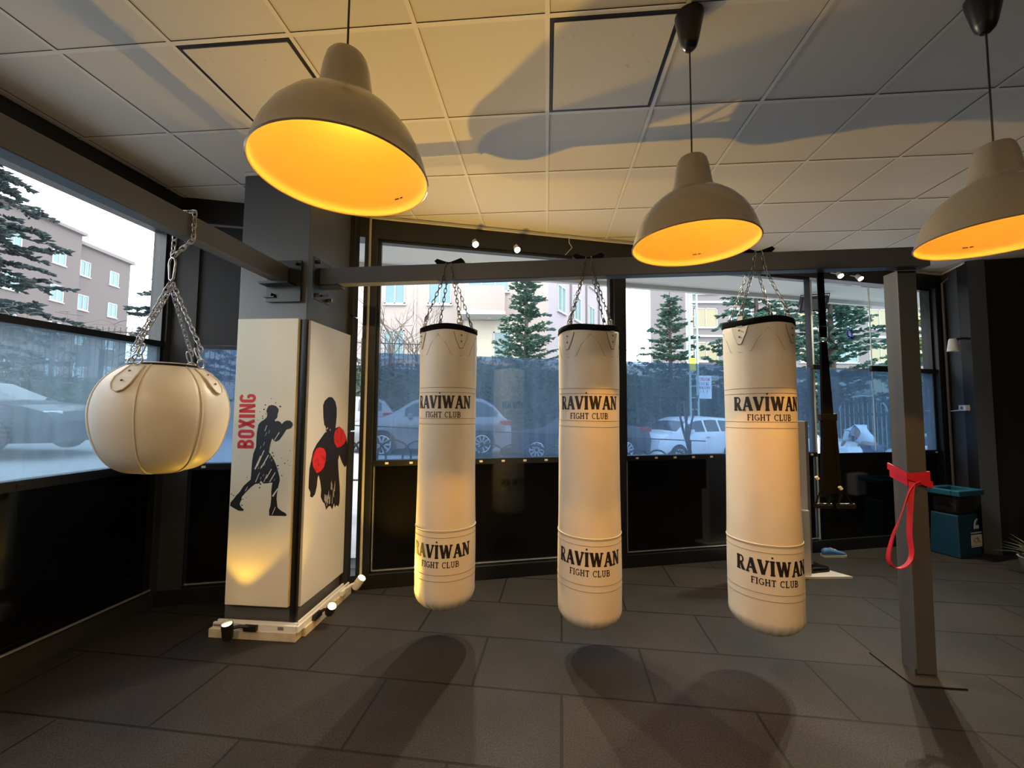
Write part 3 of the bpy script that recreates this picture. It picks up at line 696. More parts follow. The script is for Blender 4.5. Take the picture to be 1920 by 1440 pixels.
# ------------------------------------------------------------------ pendant lamps
def pendant(x, y, zr, label, first=None):
    t = thing('pendant_lamp', (x, y, zr), label, 'pendant lamp', 'large enamel pendant lamps on the ceiling')
    outer = [(.250, .0), (.2535, .004), (.250, .010), (.243, .04), (.228, .085), (.205, .130), (.172, .172), (.135, .205), (.104, .225), (.090, .232), (.086, .238), (.083, .252), (.078, .27), (.068, .34), (.060, .372), (.052, .384), (.035, .388), (.010, .389)]
    inner = [(.250, .0), (.2465, .003), (.246, .010), (.239, .04), (.224, .085), (.201, .128), (.168, .169), (.130, .202), (.098, .222), (.080, .235), (.070, .262), (.060, .335), (.03, .378), (.001, .380)]
    L = MB(); L.lathe(outer, (x, y, zr), 72); L.build('lamp_shade', M_shade, t, smooth=True)
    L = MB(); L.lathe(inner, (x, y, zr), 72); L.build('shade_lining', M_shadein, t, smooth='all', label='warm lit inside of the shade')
    # small printed mark near the rim inside
    mk = MB()
    fnm = lambda u, d, v: (x+(.2395-(v-.04)*.35-d)*math.cos(am+u/.24), y+(.2395-(v-.04)*.35-d)*math.sin(am+u/.24), zr+v)
    am = math.radians(62)
    for (u, w_) in ((-.016, .012), (.002, .018)): mk.box((u, .001, .046), (u+w_, .0016, .049), lambda a, b_, c: fnm(a, b_, c))
    mk.build('maker_mark', M_print, t)
    bu = MB(); bu.lathe([(.0001, .235), (.012, .237), (.022, .246), (.026, .26), (.022, .275), (.014, .288), (.014, .33)], (x, y, zr), 20); bu.build('bulb', M_bulb, t, smooth='all')
    MB().tube([(x, y, zr+.385), (x, y, HC-.14)], .0035, 8).build('cord', M_capblk, t)
    MB().lathe([(.0001, -.160), (.018, -.158), (.030, -.145), (.038, -.12), (.058, -.02), (.060, -.0)], (x, y, HC), 32, cap1=True).build('ceiling_rose', M_capblk, t, smooth=True)
    lamp('bulb_light', 'SPOT', (x, y, zr+.215), PENDANT_W, (1.0, .43, .06), t, aim=(0, 0, -1), spot_size=math.radians(97), spot_blend=.08, shadow_soft_size=.03)
    lamp('bulb_spill', 'POINT', (x, y, zr+.215), SPILL_W, (1.0, .44, .03), t, shadow_soft_size=.03)
    return t
pendant(-.516, 1.194, 2.257, 'large beige pendant lamp with glowing lining, nearest the camera and the round bag')
pendant(.768, 1.692, 2.257, 'beige pendant lamp hanging between the middle bag and the bag beside the post')
pendant(1.960, 1.600, 2.262, 'beige pendant lamp cut off by the right edge, hanging before the steel post')

# ------------------------------------------------------------------ wall art on the pillar
pa = thing('art_panel', PF(-.24, -.05, .2), 'tall white canvas panel with red BOXING lettering and a black boxer silhouette', 'panel')
PA = lambda u, d, v: PF(u, -.052-d, v)
MB().box((-.480, -.052, .205), (-.026, -.006, 2.188), PF).build('canvas', M_canvas, pa, bevel=.003)
BODY = [(-0.233, 1.545), (-0.221, 1.569), (-0.197, 1.576), (-0.166, 1.568), (-0.146, 1.546), (-0.148, 1.526), (-0.153, 1.51), (-0.153, 1.491), (-0.162, 1.479), (-0.172, 1.471), (-0.168, 1.461), (-0.147, 1.465), (-0.13, 1.457), (-0.117, 1.443), (-0.103, 1.459), (-0.083, 1.469), (-0.059, 1.467), (-0.041, 1.453), (-0.037, 1.434), (-0.05, 1.414), (-0.073, 1.408), (-0.084, 1.404), (-0.106, 1.369), (-0.131, 1.333), (-0.155, 1.32), (-0.172, 1.328), (-0.183, 1.342), (-0.189, 1.332), (-0.198, 1.297), (-0.204, 1.246), (-0.184, 1.224), (-0.162, 1.189), (-0.144, 1.151), (-0.12, 1.082), (-0.116, 1.053), (-0.127, 1.006), (-0.132, 0.968), (-0.135, 0.93), (-0.129, 0.895), (-0.125, 0.87), (-0.097, 0.849), (-0.066, 0.834), (-0.055, 0.822), (-0.062, 0.814), (-0.183, 0.814), (-0.185, 0.853), (-0.176, 0.881), (-0.173, 0.929), (-0.175, 0.973), (-0.172, 1.017), (-0.169, 1.039), (-0.2, 1.034), (-0.233, 1.03), (-0.255, 1.05), (-0.264, 1.031), (-0.295, 1.026), (-0.328, 1.001), (-0.367, 0.962), (-0.389, 0.936), (-0.395, 0.91), (-0.404, 0.885), (-0.389, 0.863), (-0.369, 0.848), (-0.378, 0.84), (-0.409, 0.841), (-0.444, 0.858), (-0.473, 0.873), (-0.47, 0.896), (-0.447, 0.922), (-0.431, 0.944), (-0.408, 0.967), (-0.379, 1.012), (-0.343, 1.045), (-0.33, 1.055), (-0.327, 1.122), (-0.326, 1.173), (-0.318, 1.237), (-0.3, 1.283), (-0.301, 1.341), (-0.298, 1.392), (-0.29, 1.438), (-0.274, 1.457), (-0.247, 1.474), (-0.231, 1.49), (-0.228, 1.513), (-0.236, 1.529)]
STR = [[(-0.306, 1.129), (-0.296, 1.126), (-0.256, 1.219), (-0.266, 1.222)], [(-0.259, 1.139), (-0.253, 1.136), (-0.202, 1.227), (-0.209, 1.23)], [(-0.169, 0.948), (-0.158, 0.942), (-0.127, 0.993), (-0.13, 1.002)], [(-0.218, 1.067), (-0.213, 1.064), (-0.177, 1.131), (-0.182, 1.133)], [(-0.193, 1.042), (-0.186, 1.042), (-0.149, 1.106), (-0.154, 1.11)], [(-0.287, 1.148), (-0.283, 1.146), (-0.237, 1.258), (-0.243, 1.26)], [(-0.234, 1.041), (-0.23, 1.04), (-0.209, 1.093), (-0.213, 1.094)], [(-0.169, 1.333), (-0.164, 1.331), (-0.13, 1.385), (-0.135, 1.388)], [(-0.295, 1.04), (-0.291, 1.038), (-0.264, 1.104), (-0.268, 1.105)], [(-0.163, 0.822), (-0.159, 0.821), (-0.138, 0.873), (-0.142, 0.874)], [(-0.367, 0.978), (-0.363, 0.976), (-0.347, 1.007), (-0.351, 1.009)], [(-0.243, 1.393), (-0.239, 1.392), (-0.225, 1.432), (-0.229, 1.433)]]
DOTS = [(-0.254, 1.543, 0.0052), (-0.246, 1.575, 0.0052), (-0.135, 1.564, 0.0065), (-0.262, 1.496, 0.0039), (-0.261, 1.481, 0.0039), (-0.239, 1.511, 0.0039), (-0.177, 1.243, 0.0052), (-0.169, 1.221, 0.0045), (-0.135, 1.156, 0.0058), (-0.131, 1.134, 0.0039), (-0.084, 1.173, 0.0039), (-0.102, 1.088, 0.0039), (-0.05, 1.261, 0.0032), (-0.257, 1.027, 0.0065), (-0.261, 1.002, 0.0052), (-0.107, 1.209, 0.0026), (-0.064, 1.194, 0.0026), (-0.386, 0.878, 0.0045), (-0.392, 0.917, 0.0039), (-0.382, 0.92, 0.0032), (-0.466, 0.953, 0.0039), (-0.452, 0.944, 0.0039), (-0.358, 1.07, 0.0032), (-0.17, 1.591, 0.0039), (-0.204, 1.62, 0.0032), (-0.049, 1.159, 0.0026), (-0.358, 0.93, 0.0026), (-0.284, 1.528, 0.0032), (-0.297, 1.47, 0.0026)]
fg = MB().poly(BODY, 0, .0010, PA)
rnd = random.Random(5)
for (u, v, r) in DOTS:
    fg.poly([(u+r*(.8+rnd.random()*.4)*math.cos(2*PI*k/8), v+r*(.8+rnd.random()*.4)*math.sin(2*PI*k/8)) for k in range(8)], 0, .001, PA)
fg.build('boxer_silhouette', M_print, pa)
sl = MB()
for s_ in STR: sl.poly(s_, .0008, .0016, PA)
for k in range(16):
    u = -.285+rnd.random()*.13; v = 1.05+rnd.random()*.33; L_ = .012+rnd.random()*.02
    if not (v < 1.13 or u > -.28): continue
    sl.poly([(u, v), (u+.002, v-.001), (u+L_*.45, v+L_), (u+L_*.45-.002, v+L_+.001)], .0008, .0016, PA)
sl.build('scratch_highlights', M_canvas, pa)
bx = MB(); BXF = lambda a, d, hgt: PA(-.320-hgt, d, 1.291+a)
write(bx, 'BOXING', SANS, BXF, .170, 0, .118, .114, .013, 0, .0012); bx.build('lettering', M_red, pa, label='red letters BOXING reading upwards')
pb = thing('art_panel', PF(.05, .29, .2), 'white satin panel on the window side of the pillar, faceless black figure with red gloves', 'panel')
PB = lambda u, d, v: PF(.036+d, u*1.01+.026, v)
MB().box((.008, .0, .190), (.036, .592, 2.183), PF).build('board', M_canvas2, pb, bevel=.003)
FIG2 = [(0.168, 1.576), (0.187, 1.61), (0.242, 1.641), (0.294, 1.64), (0.343, 1.606), (0.367, 1.556), (0.371, 1.493), (0.362, 1.422), (0.357, 1.395), (0.419, 1.406), (0.486, 1.374), (0.526, 1.328), (0.553, 1.266), (0.565, 1.191), (0.563, 1.118), (0.551, 1.068), (0.528, 1.062), (0.489, 1.098), (0.458, 1.138), (0.434, 1.176), (0.415, 1.136), (0.422, 1.079), (0.439, 0.991), (0.455, 0.917), (0.462, 0.845), (0.459, 0.781), (0.44, 0.758), (0.411, 0.779), (0.391, 0.762), (0.375, 0.801), (0.351, 0.758), (0.316, 0.794), (0.29, 0.793), (0.26, 0.777), (0.238, 0.826), (0.206, 0.853), (0.179, 0.891), (0.182, 0.943), (0.166, 1.004), (0.139, 1.061), (0.128, 1.043), (0.121, 0.98), (0.101, 0.927), (0.069, 0.91), (0.04, 0.924), (0.044, 0.951), (0.018, 0.987), (0.017, 1.031), (0.02, 1.123), (0.04, 1.189), (0.058, 1.244), (0.101, 1.291), (0.157, 1.332), (0.215, 1.375), (0.22, 1.401), (0.193, 1.429), (0.176, 1.496)]
G1 = [(0.419, 1.405), (0.486, 1.372), (0.522, 1.328), (0.529, 1.283), (0.501, 1.256), (0.451, 1.239), (0.395, 1.237), (0.351, 1.276), (0.337, 1.326), (0.352, 1.374)]
G2 = [(0.143, 1.264), (0.198, 1.249), (0.228, 1.213), (0.229, 1.159), (0.207, 1.109), (0.161, 1.083), (0.114, 1.077), (0.066, 1.129), (0.049, 1.182), (0.07, 1.23), (0.103, 1.259)]
MB().poly(FIG2, 0, .0010, PB).build('figure_silhouette', M_print, pb)
for g_ in (G1, G2): MB().poly(g_, .0008, .0016, PB).build('red_glove', M_redg, pb)
ws = MB()
for k in range(14):
    u = .23+k*.011; v = .80+rnd.random()*.13; ws.poly([(u, v), (u+.006, v), (u+.005, v+.04+rnd.random()*.05), (u+.001, v+.05)], .0008, .0014, PB)
ws.build('paint_streaks', M_canvas2, pb); ws = MB()
for k in range(8):
    u = .19+rnd.random()*.10; v = 1.37+rnd.random()*.05; ws.poly([(u, v), (u+.012, v-.004), (u+.010, v+.012)], .0008, .0014, PB)
ws.build('paint_streaks', M_canvas2, pb)
cg = MB(); cg.box((-.022, -.030, .10), (.020, -.004, 2.185), PF); cg.box((.004, -.030, .10), (.020, -.002, 2.185), PF); cg.build('corner_guard', M_capblk, pil)

# plinth, rail and the three floor spots
pln = thing('plinth', PF(0, 0, 0), 'low L-shaped limed wood plinth round the foot of the pillar', 'plinth')
MB().box((-.56, -.085, 0), (.06, -.012, .058), PF).build('front_board', M_wood, pln, bevel=.003)
MB().box((.012, -.012, 0), (.085, .645, .058), PF).build('side_board', M_wood, pln, bevel=.003)
rl = thing('track_rail', PF(0, 0, .06), 'white L-shaped lighting track lying on the wooden plinth round the pillar', 'track rail')
r_ = MB(); r_.box((-.535, -.078, .0585), (.055, -.062, .098), PF); r_.box((-.535, -.040, .0585), (.055, -.026, .098), PF); r_.box((-.535, -.062, .0585), (.055, -.040, .066), PF); r_.build('front_track', M_plast, rl)
r_ = MB(); r_.box((.060, -.078, .0585), (.074, .63, .098), PF); r_.box((.026, -.012, .0585), (.040, .63, .098), PF); r_.box((.040, -.078, .0585), (.060, .63, .066), PF); r_.build('side_track', M_plast, rl)
ec = MB(); ec.box((-.07, -.080, .07), (-.03, -.0775, .092), PF); ec.box((-.53, -.080, .075), (-.48, -.0775, .088), PF); ec.build('end_socket', M_mauve, rl)
def spot(a, b_, z, adap, body_mat, aim, rad_, h, label, energy, cone):
    base = PF(a, b_, z); t = thing('floor_spot', base, label, 'spotlight', 'spotlights on the track round the pillar foot')
    d = Vector(aim).normalized(); q = d.to_track_quat('Z', 'Y').to_matrix()
    MB().lathe([(.0001, 0), (rad_*.92, 0), (rad_*.97, .008), (rad_, h-.004), (rad_*.97, h), (rad_*.88, h-.001), (rad_*.86, h-.016)], base, 32, ax=q).build('can', body_mat, t, smooth=True)
    MB().lathe([(.0001, h-.012), (rad_*.5, h-.010), (rad_*.87, h-.014)], base, 32, ax=q).build('lens', M_lens, t, smooth='all')
    ar = MB(); mid = base+d*h*.55; A = PF(*adap); ar.tube([mid, (mid+A)/2+Vector((0, 0, .012)), A], .011, 8); ar.build('arm', body_mat, t, smooth=True)
    ad = MB(); ad.box((adap[0]-.04 if abs(adap[1]) < .1 else adap[0]-.014, adap[1]-.014 if abs(adap[1]) < .1 else adap[1]-.04, adap[2]-.028), (adap[0]+.05 if abs(adap[1]) < .1 else adap[0]+.014, adap[1]+.014 if abs(adap[1]) < .1 else adap[1]+.05, adap[2]+.008), PF)
    ad.build('adapter', body_mat, t, bevel=.003)
    lamp('spot_light', 'SPOT', base+d*(h+.006), energy, (1.0, .56, .045), t, aim=d, spot_size=math.radians(cone), spot_blend=(.22 if cone == 86 else 1.0), shadow_soft_size=.022)
    return t
spot(-.365, -.150, .045, (-.26, -.09, .09), M_capblk, (.05, -.22, 1), .034, .105, 'black spotlight before the front panel of the pillar, pointing up', UPLIGHT_W*.085, 86)
spot(.150, .175, .075, (.088, .12, .085), M_capblk, (.55, -.60, 1), .034, .085, 'black spotlight half way along the side track, pointing up', UPLIGHT_W*.6, 112)
spot(.160, .555, .090, (.090, .50, .085), M_plast, (.70, -.2, 1), .034, .105, 'white spotlight at the far end of the side track by the window frame', UPLIGHT_W*1.5, 110)

# two assumed ceiling lights, added unseen behind the viewer as warm fill
def fill_light(x, y, label):
    t = thing('fill_light', (x, y, HC), label, 'fill light', 'fill lights added behind the viewer')
    MB().box((x-.32, y-.32, HC-.05), (x+.32, y+.32, HC-.002)).build('housing', M_plast, t, bevel=.005)
    MB().box((x-.29, y-.29, HC-.056), (x+.29, y+.29, HC-.050)).build('diffuser', pm('fill_glow', (.9, .85, .75), .4, emit=((1.0, .74, .45), 3)), t)
    lamp('fill_lamp', 'AREA', (x, y, HC-.06), FILL_W, (1.0, .70, .38), t, shape='SQUARE', size=.58)
fill_light(-1.5, -1.3, 'square warm fill light added on the ceiling behind the viewer, left of the pair')
fill_light(1.9, -1.3, 'square warm fill light added on the ceiling behind the viewer, right of the pair')

# spots under the front header
def header_spot(X, d, z, label, aimx=.38, cone=116):
    p = FP(X, d, z); t = thing('header_spot', p, label, 'spotlight', 'small spotlights under the window header')
    aim = Vector((aimx, -1, -1.1)).normalized(); q = aim.to_track_quat('Z', 'Y').to_matrix()
    MB().lathe([(.0001, -.075), (.018, -.073), (.024, -.06), (.030, .0), (.028, .002), (.026, -.006)], p, 24, ax=q).build('can', M_plast, t, smooth=True)
    MB().lathe([(.0001, .004), (.018, .002), (.027, -.004)], p, 24, ax=q).build('lens', M_lensw, t, smooth='all')
    s = MB(); s.tube([p-aim*.05, FP(X, -.005, z+.075)], .007, 8); s.build('stem', M_plast, t)
    lamp('spot_light', 'SPOT', p+aim*.012, HEADER_W, (1, .86, .62), t, aim=aim, spot_size=math.radians(cone), spot_blend=.35, shadow_soft_size=.022)
header_spot(-.365, -.06, 3.10, 'small lit spotlight under the header, left one of the pair above the first bag')
header_spot(.03, -.06, 3.085, 'small lit spotlight under the header, between the first and middle bags')
header_spot(3.72, -.12, 3.10, 'brightest small spotlight under the header, above the black suspension strap', -.15, 120)
header_spot(4.0, -.12, 3.09, 'small lit spotlight under the header, right of the suspension strap', .1, 112)
wh = FP(.553, -.03, 0)
tag(MB().tube([(wh.x, wh.y, HC), (wh.x, wh.y, 3.22), (wh.x+.03, wh.y, 3.17), (wh.x-.04, wh.y-.01, 3.09)], .003, 6).build('wire_hook', M_plast), 'thin bent white wire hanging from the ceiling edge above the middle bag', 'wire')

# ------------------------------------------------------------------ red band on the post
def POb(a, b_, c): return POF(a, b_, c)
rbn = thing('resistance_band', POF(.05, -.01, 1.15), 'red rubber resistance band looped round the steel post and hanging down', 'resistance band')
def wrap(zs, gap, h):
    loop = [(-gap, -gap), (.112+gap, -gap), (.112+gap, .105+gap), (-gap, .105+gap)]; m = MB()
    for k in range(4):
        (a0, b0), (a1, b1) = loop[k], loop[(k+1) % 4]; z0_, z1_ = zs[k], zs[(k+1) % 4]; q = .006
        c0, e0 = (a0+(q if a0 < 0 else -q), b0+(q if b0 < 0 else -q)), (a1+(q if a1 < 0 else -q), b1+(q if b1 < 0 else -q))
        i = len(m.v); m.v += [tuple(POF(*p)) for p in ((a0, b0, z0_-h), (a1, b1, z1_-h), (a1, b1, z1_+h), (a0, b0, z0_+h), (*c0, z0_-h), (*e0, z1_-h), (*e0, z1_+h), (*c0, z0_+h))]
        m.f += [(i, i+1, i+2, i+3), (i+7, i+6, i+5, i+4), (i, i+4, i+5, i+1), (i+3, i+2, i+6, i+7)]
    return m
wrap([1.150, 1.165, 1.17, 1.185], .010, .036).build('wrap', M_band, rbn)
wrap([1.175, 1.120, 1.16, 1.215], .017, .020).build('wrap', M_band, rbn)
def cr_(P, sub=6):
    out = []
    for i in range(len(P)-1):
        p0 = P[max(i-1, 0)]; p1 = P[i]; p2 = P[i+1]; p3 = P[min(i+2, len(P)-1)]
        for s_ in range(sub):
            f = s_/sub; out.append(tuple(.5*(2*p1[k]+(-p0[k]+p2[k])*f+(2*p0[k]-5*p1[k]+4*p2[k]-p3[k])*f*f+(-p0[k]+3*p1[k]-3*p2[k]+p3[k])*f**3) for k in range(len(p1))))
    return out+[P[-1]]
PP = cr_([(0.045, 1.135), (0.012, 1.120), (-0.023, 1.077), (-0.056, 1.000), (-0.093, 0.914), (-0.129, 0.829), (-0.153, 0.750), (-0.163, 0.695), (-0.153, 0.655), (-0.120, 0.635), (-0.077, 0.647), (-0.043, 0.685), (-0.031, 0.740), (-0.037, 0.829), (-0.031, 0.914), (-0.022, 1.000), (-0.011, 1.086), (-0.002, 1.140)])
m = MB(); N_ = len(PP)
for k, (a, z) in enumerate(PP):
    f = k/(N_-1); t_ = Vector((PP[min(k+1, N_-1)][0]-PP[max(k-1, 0)][0], PP[min(k+1, N_-1)][1]-PP[max(k-1, 0)][1])).normalized()
    c = Vector((a, -.034-.012*math.sin(PI*f), z)); nr = Vector((-t_.y, 0, t_.x)); tw = math.radians(38)*math.cos(2*PI*f)
    wv = (Vector((0, 1, 0))*math.cos(tw+.5)+nr*math.sin(tw+.5)).normalized(); tv = Vector((t_.x, 0, t_.y)); th = wv.cross(tv).normalized()
    for (p, q) in ((-1, -1), (1, -1), (1, 1), (-1, 1)):
        v = c+wv*.0135*p+th*.0028*q; m.v.append(tuple(POF(v.x, v.y, v.z)))
for k in range(N_-1):
    for j in range(4): m.f.append((4*k+j, 4*k+(j+1) % 4, 4*k+4+(j+1) % 4, 4*k+4+j))
m.f += [(3, 2, 1, 0), (4*N_-4, 4*N_-3, 4*N_-2, 4*N_-1)]
m.build('hanging_loop', M_band, rbn, smooth=True)

# ------------------------------------------------------------------ suspension strap on the beam
sx = 1.985; SO = Vector((sx, by(sx)+.055, 0))
ss = thing('suspension_strap', (SO.x, SO.y, 2.45), 'black suspension trainer strap hanging from the beam before the glass door', 'strap')
def sbox(m, x0, x1, z0, z1, x2=None, x3=None, y0=-.004, y1=.004):
    x2 = x0 if x2 is None else x2; x3 = x1 if x3 is None else x3; i = len(m.v)
    for (a, b_, z) in ((x0, x1, z0), (x2, x3, z1)):
        for (x, y) in ((a, y0), (b_, y0), (b_, y1), (a, y1)): m.v.append((SO.x+x, SO.y+y, z))
    for q in ((0, 3, 2, 1), (4, 5, 6, 7), (0, 1, 5, 4), (1, 2, 6, 5), (2, 3, 7, 6), (3, 0, 4, 7)): m.f.append(tuple(i+k for k in q))
m = MB(); sbox(m, -.024, .018, 2.03, ZT+.01, -.028, .014); m.build('anchor_strap', M_blackfab, ss)
m = MB()
m.tube([Vector((SO.x-.004+x, SO.y-.008, z)) for x, z in ((-.032, 2.10), (.030, 2.10), (.030, 2.03), (.014, 2.00), (-.022, 2.00), (-.034, 2.03))], .005, 8, closed=True); m.build('carabiner', M_chain, ss, smooth='all')
m = MB(); sbox(m, -.030, .040, 1.50, 2.0, -.022, .014, -.009, .009); sbox(m, -.032, .044, 1.05, 1.50, -.030, .040, -.016, .016); m.build('main_strap', M_blackfab, ss)
MB().box((SO.x-.048, SO.y-.014, 1.50), (SO.x+.058, SO.y+.014, 1.545)).build('adjuster', M_capblk, ss, bevel=.004)
m = MB()
for sgn in (-1, 1): sbox(m, .005+sgn*.050-.012, .005+sgn*.050+.012, 1.03, 1.50, .005+sgn*.030-.010, .005+sgn*.030+.010, -.02, .005)
m.build('side_strap', M_blackfab, ss)
for sgn in (-1, 1):
    m = MB(); x = SO.x+.005+sgn*.07
    m.tube([(x-.05, SO.y-.03, .98), (x+.05, SO.y-.03, .98)], .016, 12); h_ = m.build('handle', M_capblk, ss, smooth=True)
    m = MB(); m.tube([(x-.05, SO.y-.03, .98), (x, SO.y-.01, 1.07), (x+.05, SO.y-.03, .98)], .006, 6); m.build('handle_loop', M_blackfab, ss)
    MB().tube([(x-.052, SO.y-.05, 1.13-.03*sgn), (x-.04, SO.y-.05, 1.115-.03*sgn)], .010, 10).build('grip_end', M_plast, ss, smooth=True)

# ornament on the door
p = FP(3.95, -.004, 2.47); am_ = thing('glass_amulet', p, 'small round blue glass amulet hanging on the door glass', 'ornament')
fd = lambda u, d, v: FP(3.95+u, -.004-d, 2.47+v)
MB().tube([fd(.032*math.cos(a), .003, .044*math.sin(a)) for a in [2*PI*k/24 for k in range(24)]], .009, 8, closed=True).build('blue_ring', M_blueglass, am_, smooth='all')
MB().poly([(.018*math.cos(2*PI*k/16), .018*math.sin(2*PI*k/16)) for k in range(16)], 0, .006, fd).build('white_eye', M_plast, am_)
MB().poly([(.01, -.05), (.055, -.03), (.065, -.05), (.03, -.075)], 0, .003, fd).build('ribbon', M_blueglass, am_)
MB().tube([fd(0, .003, .05), fd(0, .003, .10)], .0015, 5).build('string', M_capblk, am_)

# white stand
SF = frame((2.62, 3.93), (1, -.02), (.02, 1))
st = thing('display_stand', SF(.3, .15, 0), 'white freestanding board with low box and base plate, behind the bag nearest the post', 'stand')
MB().box((-.12, .05, .02), (.235, .085, 1.46), SF).build('back_board', M_white, st, bevel=.003)
MB().box((.235, .05, .02), (.262, .12, 1.46), SF).build('side_strip', M_mauve, st, bevel=.002)
MB().box((-.12, -.02, .02), (.20, .05, .62), SF).build('lower_box', M_white, st, bevel=.004)
MB().poly([(.092, .61), (.110, .61), (.128, .34), (.118, .325), (.108, .33)], 0, .004, lambda u, d, v: SF(u, -.02-d, v)).build('slot', M_capblk, st)
m = MB(); i = 0
bp = [SF(-.2, -.06, 0), SF(.575, -.02, 0), SF(.40, .22, 0), SF(-.2, .24, 0)]
m.v = [tuple(q+Vector((0, 0, z))) for z in (0, .02) for q in bp]; m.f = [(3, 2, 1, 0), (4, 5, 6, 7)]+[(k, (k+1) % 4, 4+(k+1) % 4, 4+k) for k in range(4)]
m.build('base_plate', M_white, st)
for z in (.90, 1.17): MB().box((.262, .07, z), (.276, .10, z+.035), SF).build('knob', M_plast, st)
def shoe(loc, rz, body, sole, label):
    t = thing('sports_shoe', loc, label, 'shoe'); c, s__ = math.cos(rz), math.sin(rz)
    fn = lambda x, y, z: (loc[0]+x*c-y*s__, loc[1]+x*s__+y*c, loc[2]+z)
    st_ = [(-.135, .020, .055), (-.12, .032, .085), (-.08, .036, .095), (-.03, .036, .085), (.02, .040, .068), (.07, .046, .055), (.11, .042, .045), (.135, .022, .032)]
    m = MB(); n = 12
    for (x, w_, h) in st_:
        for j in range(n):
            a = 2*PI*j/n; m.v.append(fn(x, w_*math.cos(a), .018+max(0, (h-.018))*(.5+.5*math.sin(a))))
    for k in range(len(st_)-1):
        for j in range(n): m.f.append((k*n+j, k*n+(j+1) % n, (k+1)*n+(j+1) % n, (k+1)*n+j))
    m.f += [tuple(range(n)), tuple(range((len(st_)-1)*n, len(st_)*n))]
    m.build('upper', body, t, smooth='all', sub=1)
    MB().poly([(x, w_*1.06) for x, w_, h in st_]+[(x, -w_*1.06) for x, w_, h in st_[::-1]], 0, .02, lambda u, d, v: fn(u, v, d)).build('sole', sole, t)
    la = MB()
    for k in range(3): la.tube([fn(-.03+k*.025, -.022, .080-k*.008), fn(-.03+k*.025, 0, .090-k*.009), fn(-.03+k*.025, .022, .080-k*.008)], .003, 5)
    la.build('laces', sole, t)
q = SF(.33, .10, .02); shoe((q.x, q.y, .0205), .3, M_capblk, M_tyre, 'black shoe lying on the base plate of the white stand')
q = FP(3.45, -.14, 0); shoe((q.x, q.y, .0), .1, pm('shoe_blue', (.08, .25, .55), .5), M_plast, 'pale blue shoe on the floor at the foot of the glass door')

# wall fittings at right
def wf(u, d, z):                                  # on the grey return wall
    dd = (C0-C1).normalized(); nn = Vector((-dd.y, dd.x, 0)); return C1+dd*u+nn*d+Vector((0, 0, z))
ws_ = thing('wall_spot', wf(.03, .05, 2.34), 'white cone wall spotlight on the edge of the grey return wall', 'wall lamp')
MB().lathe([(.0001, .075), (.028, .073), (.036, .06), (.055, -.075), (.050, -.075), (.033, .05)], wf(.06, .13, 2.34), 28).build('cone', M_plast, ws_, smooth=True)
MB().tube([wf(.02, 0.0, 2.40), wf(.03, .06, 2.41), wf(.055, .12, 2.40)], .014, 8).build('arm', M_capblk, ws_, smooth=True)
db = thing('wall_box', wf(.12, .02, 1.60), 'small white wall box with a thin rod to the conduit, above the blue bin', 'wall box')
MB().box((.07, .0, 1.575), (.19, .05, 1.64), wf).build('housing', M_plast, db, bevel=.005)
MB().box((.11, .05, 1.59), (.155, .052, 1.625), wf).build('window_panel', M_mauve, db)
MB().tube([wf(.18, .03, 1.583), wf(.40, .03, 1.570)], .007, 8).build('rod', M_plast, db)
# bin
BFm = frame((4.78, 4.42), (.955, .297), (-.297, .955))
bn_ = thing('recycling_bin', BFm(.2, .2, 0), 'blue recycling bin with black bag and white stickers by the right wall', 'bin')
m = MB(); i = 0
for (e_, z) in ((0, 0), (-.015, .45)):
    for (a, b__) in ((0-e_, 0-e_), (.38+e_, 0-e_), (.38+e_, .26+e_), (0-e_, .26+e_)): m.v.append(tuple(BFm(a, b__, z)))
m.f = [(3, 2, 1, 0)]+[(k, (k+1) % 4, 4+(k+1) % 4, 4+k) for k in range(4)]+[(4, 5, 6, 7)]; m.build('bin_body', M_bin, bn_, bevel=.012)
m = MB(); m.box((.02, .02, .45), (.36, .24, .66), BFm); m.build('black_bag', M_bag, bn_, bevel=.03)
m = MB()
for (a0, b0, a1, b1) in ((-.03, -.03, .41, .04), (-.03, .22, .41, .29), (-.03, .04, .04, .22), (.34, .04, .41, .22)): m.box((a0, b0, .655), (a1, b1, .715), BFm)
m.build('lid', M_bin2, bn_, bevel=.008)
m = MB(); m.box((.19, -.006, .12), (.37, .0, .235), BFm); m.build('sticker', M_label, bn_, label='white sticker')
for z in (.105, .250): MB().box((.19, -.006, z), (.37, .0, z+.010), BFm).build('sticker_line', M_label, bn_)
MB().poly([(.24, .30), (.32, .30), (.32, .335), (.262, .335), (.275, .375), (.31, .40), (.29, .405), (.255, .38), (.24, .34)], 0, .005, lambda u, d, v: BFm(u, -.004-d, v)).build('white_emblem', M_label, bn_)
rdm = random.Random(9); m = MB()
for k in range(12):
    u = .225+rdm.random()*.12; v = .14+rdm.random()*.06; m.poly([(u, v), (u+.012, v+.004), (u+.010, v+.018), (u-.004, v+.012)], 0, .001, lambda a, d, c: BFm(a, -.0065-d, c))
m.build('sticker_print', pm('sticker_red', (.45, .10, .08), .6), bn_)
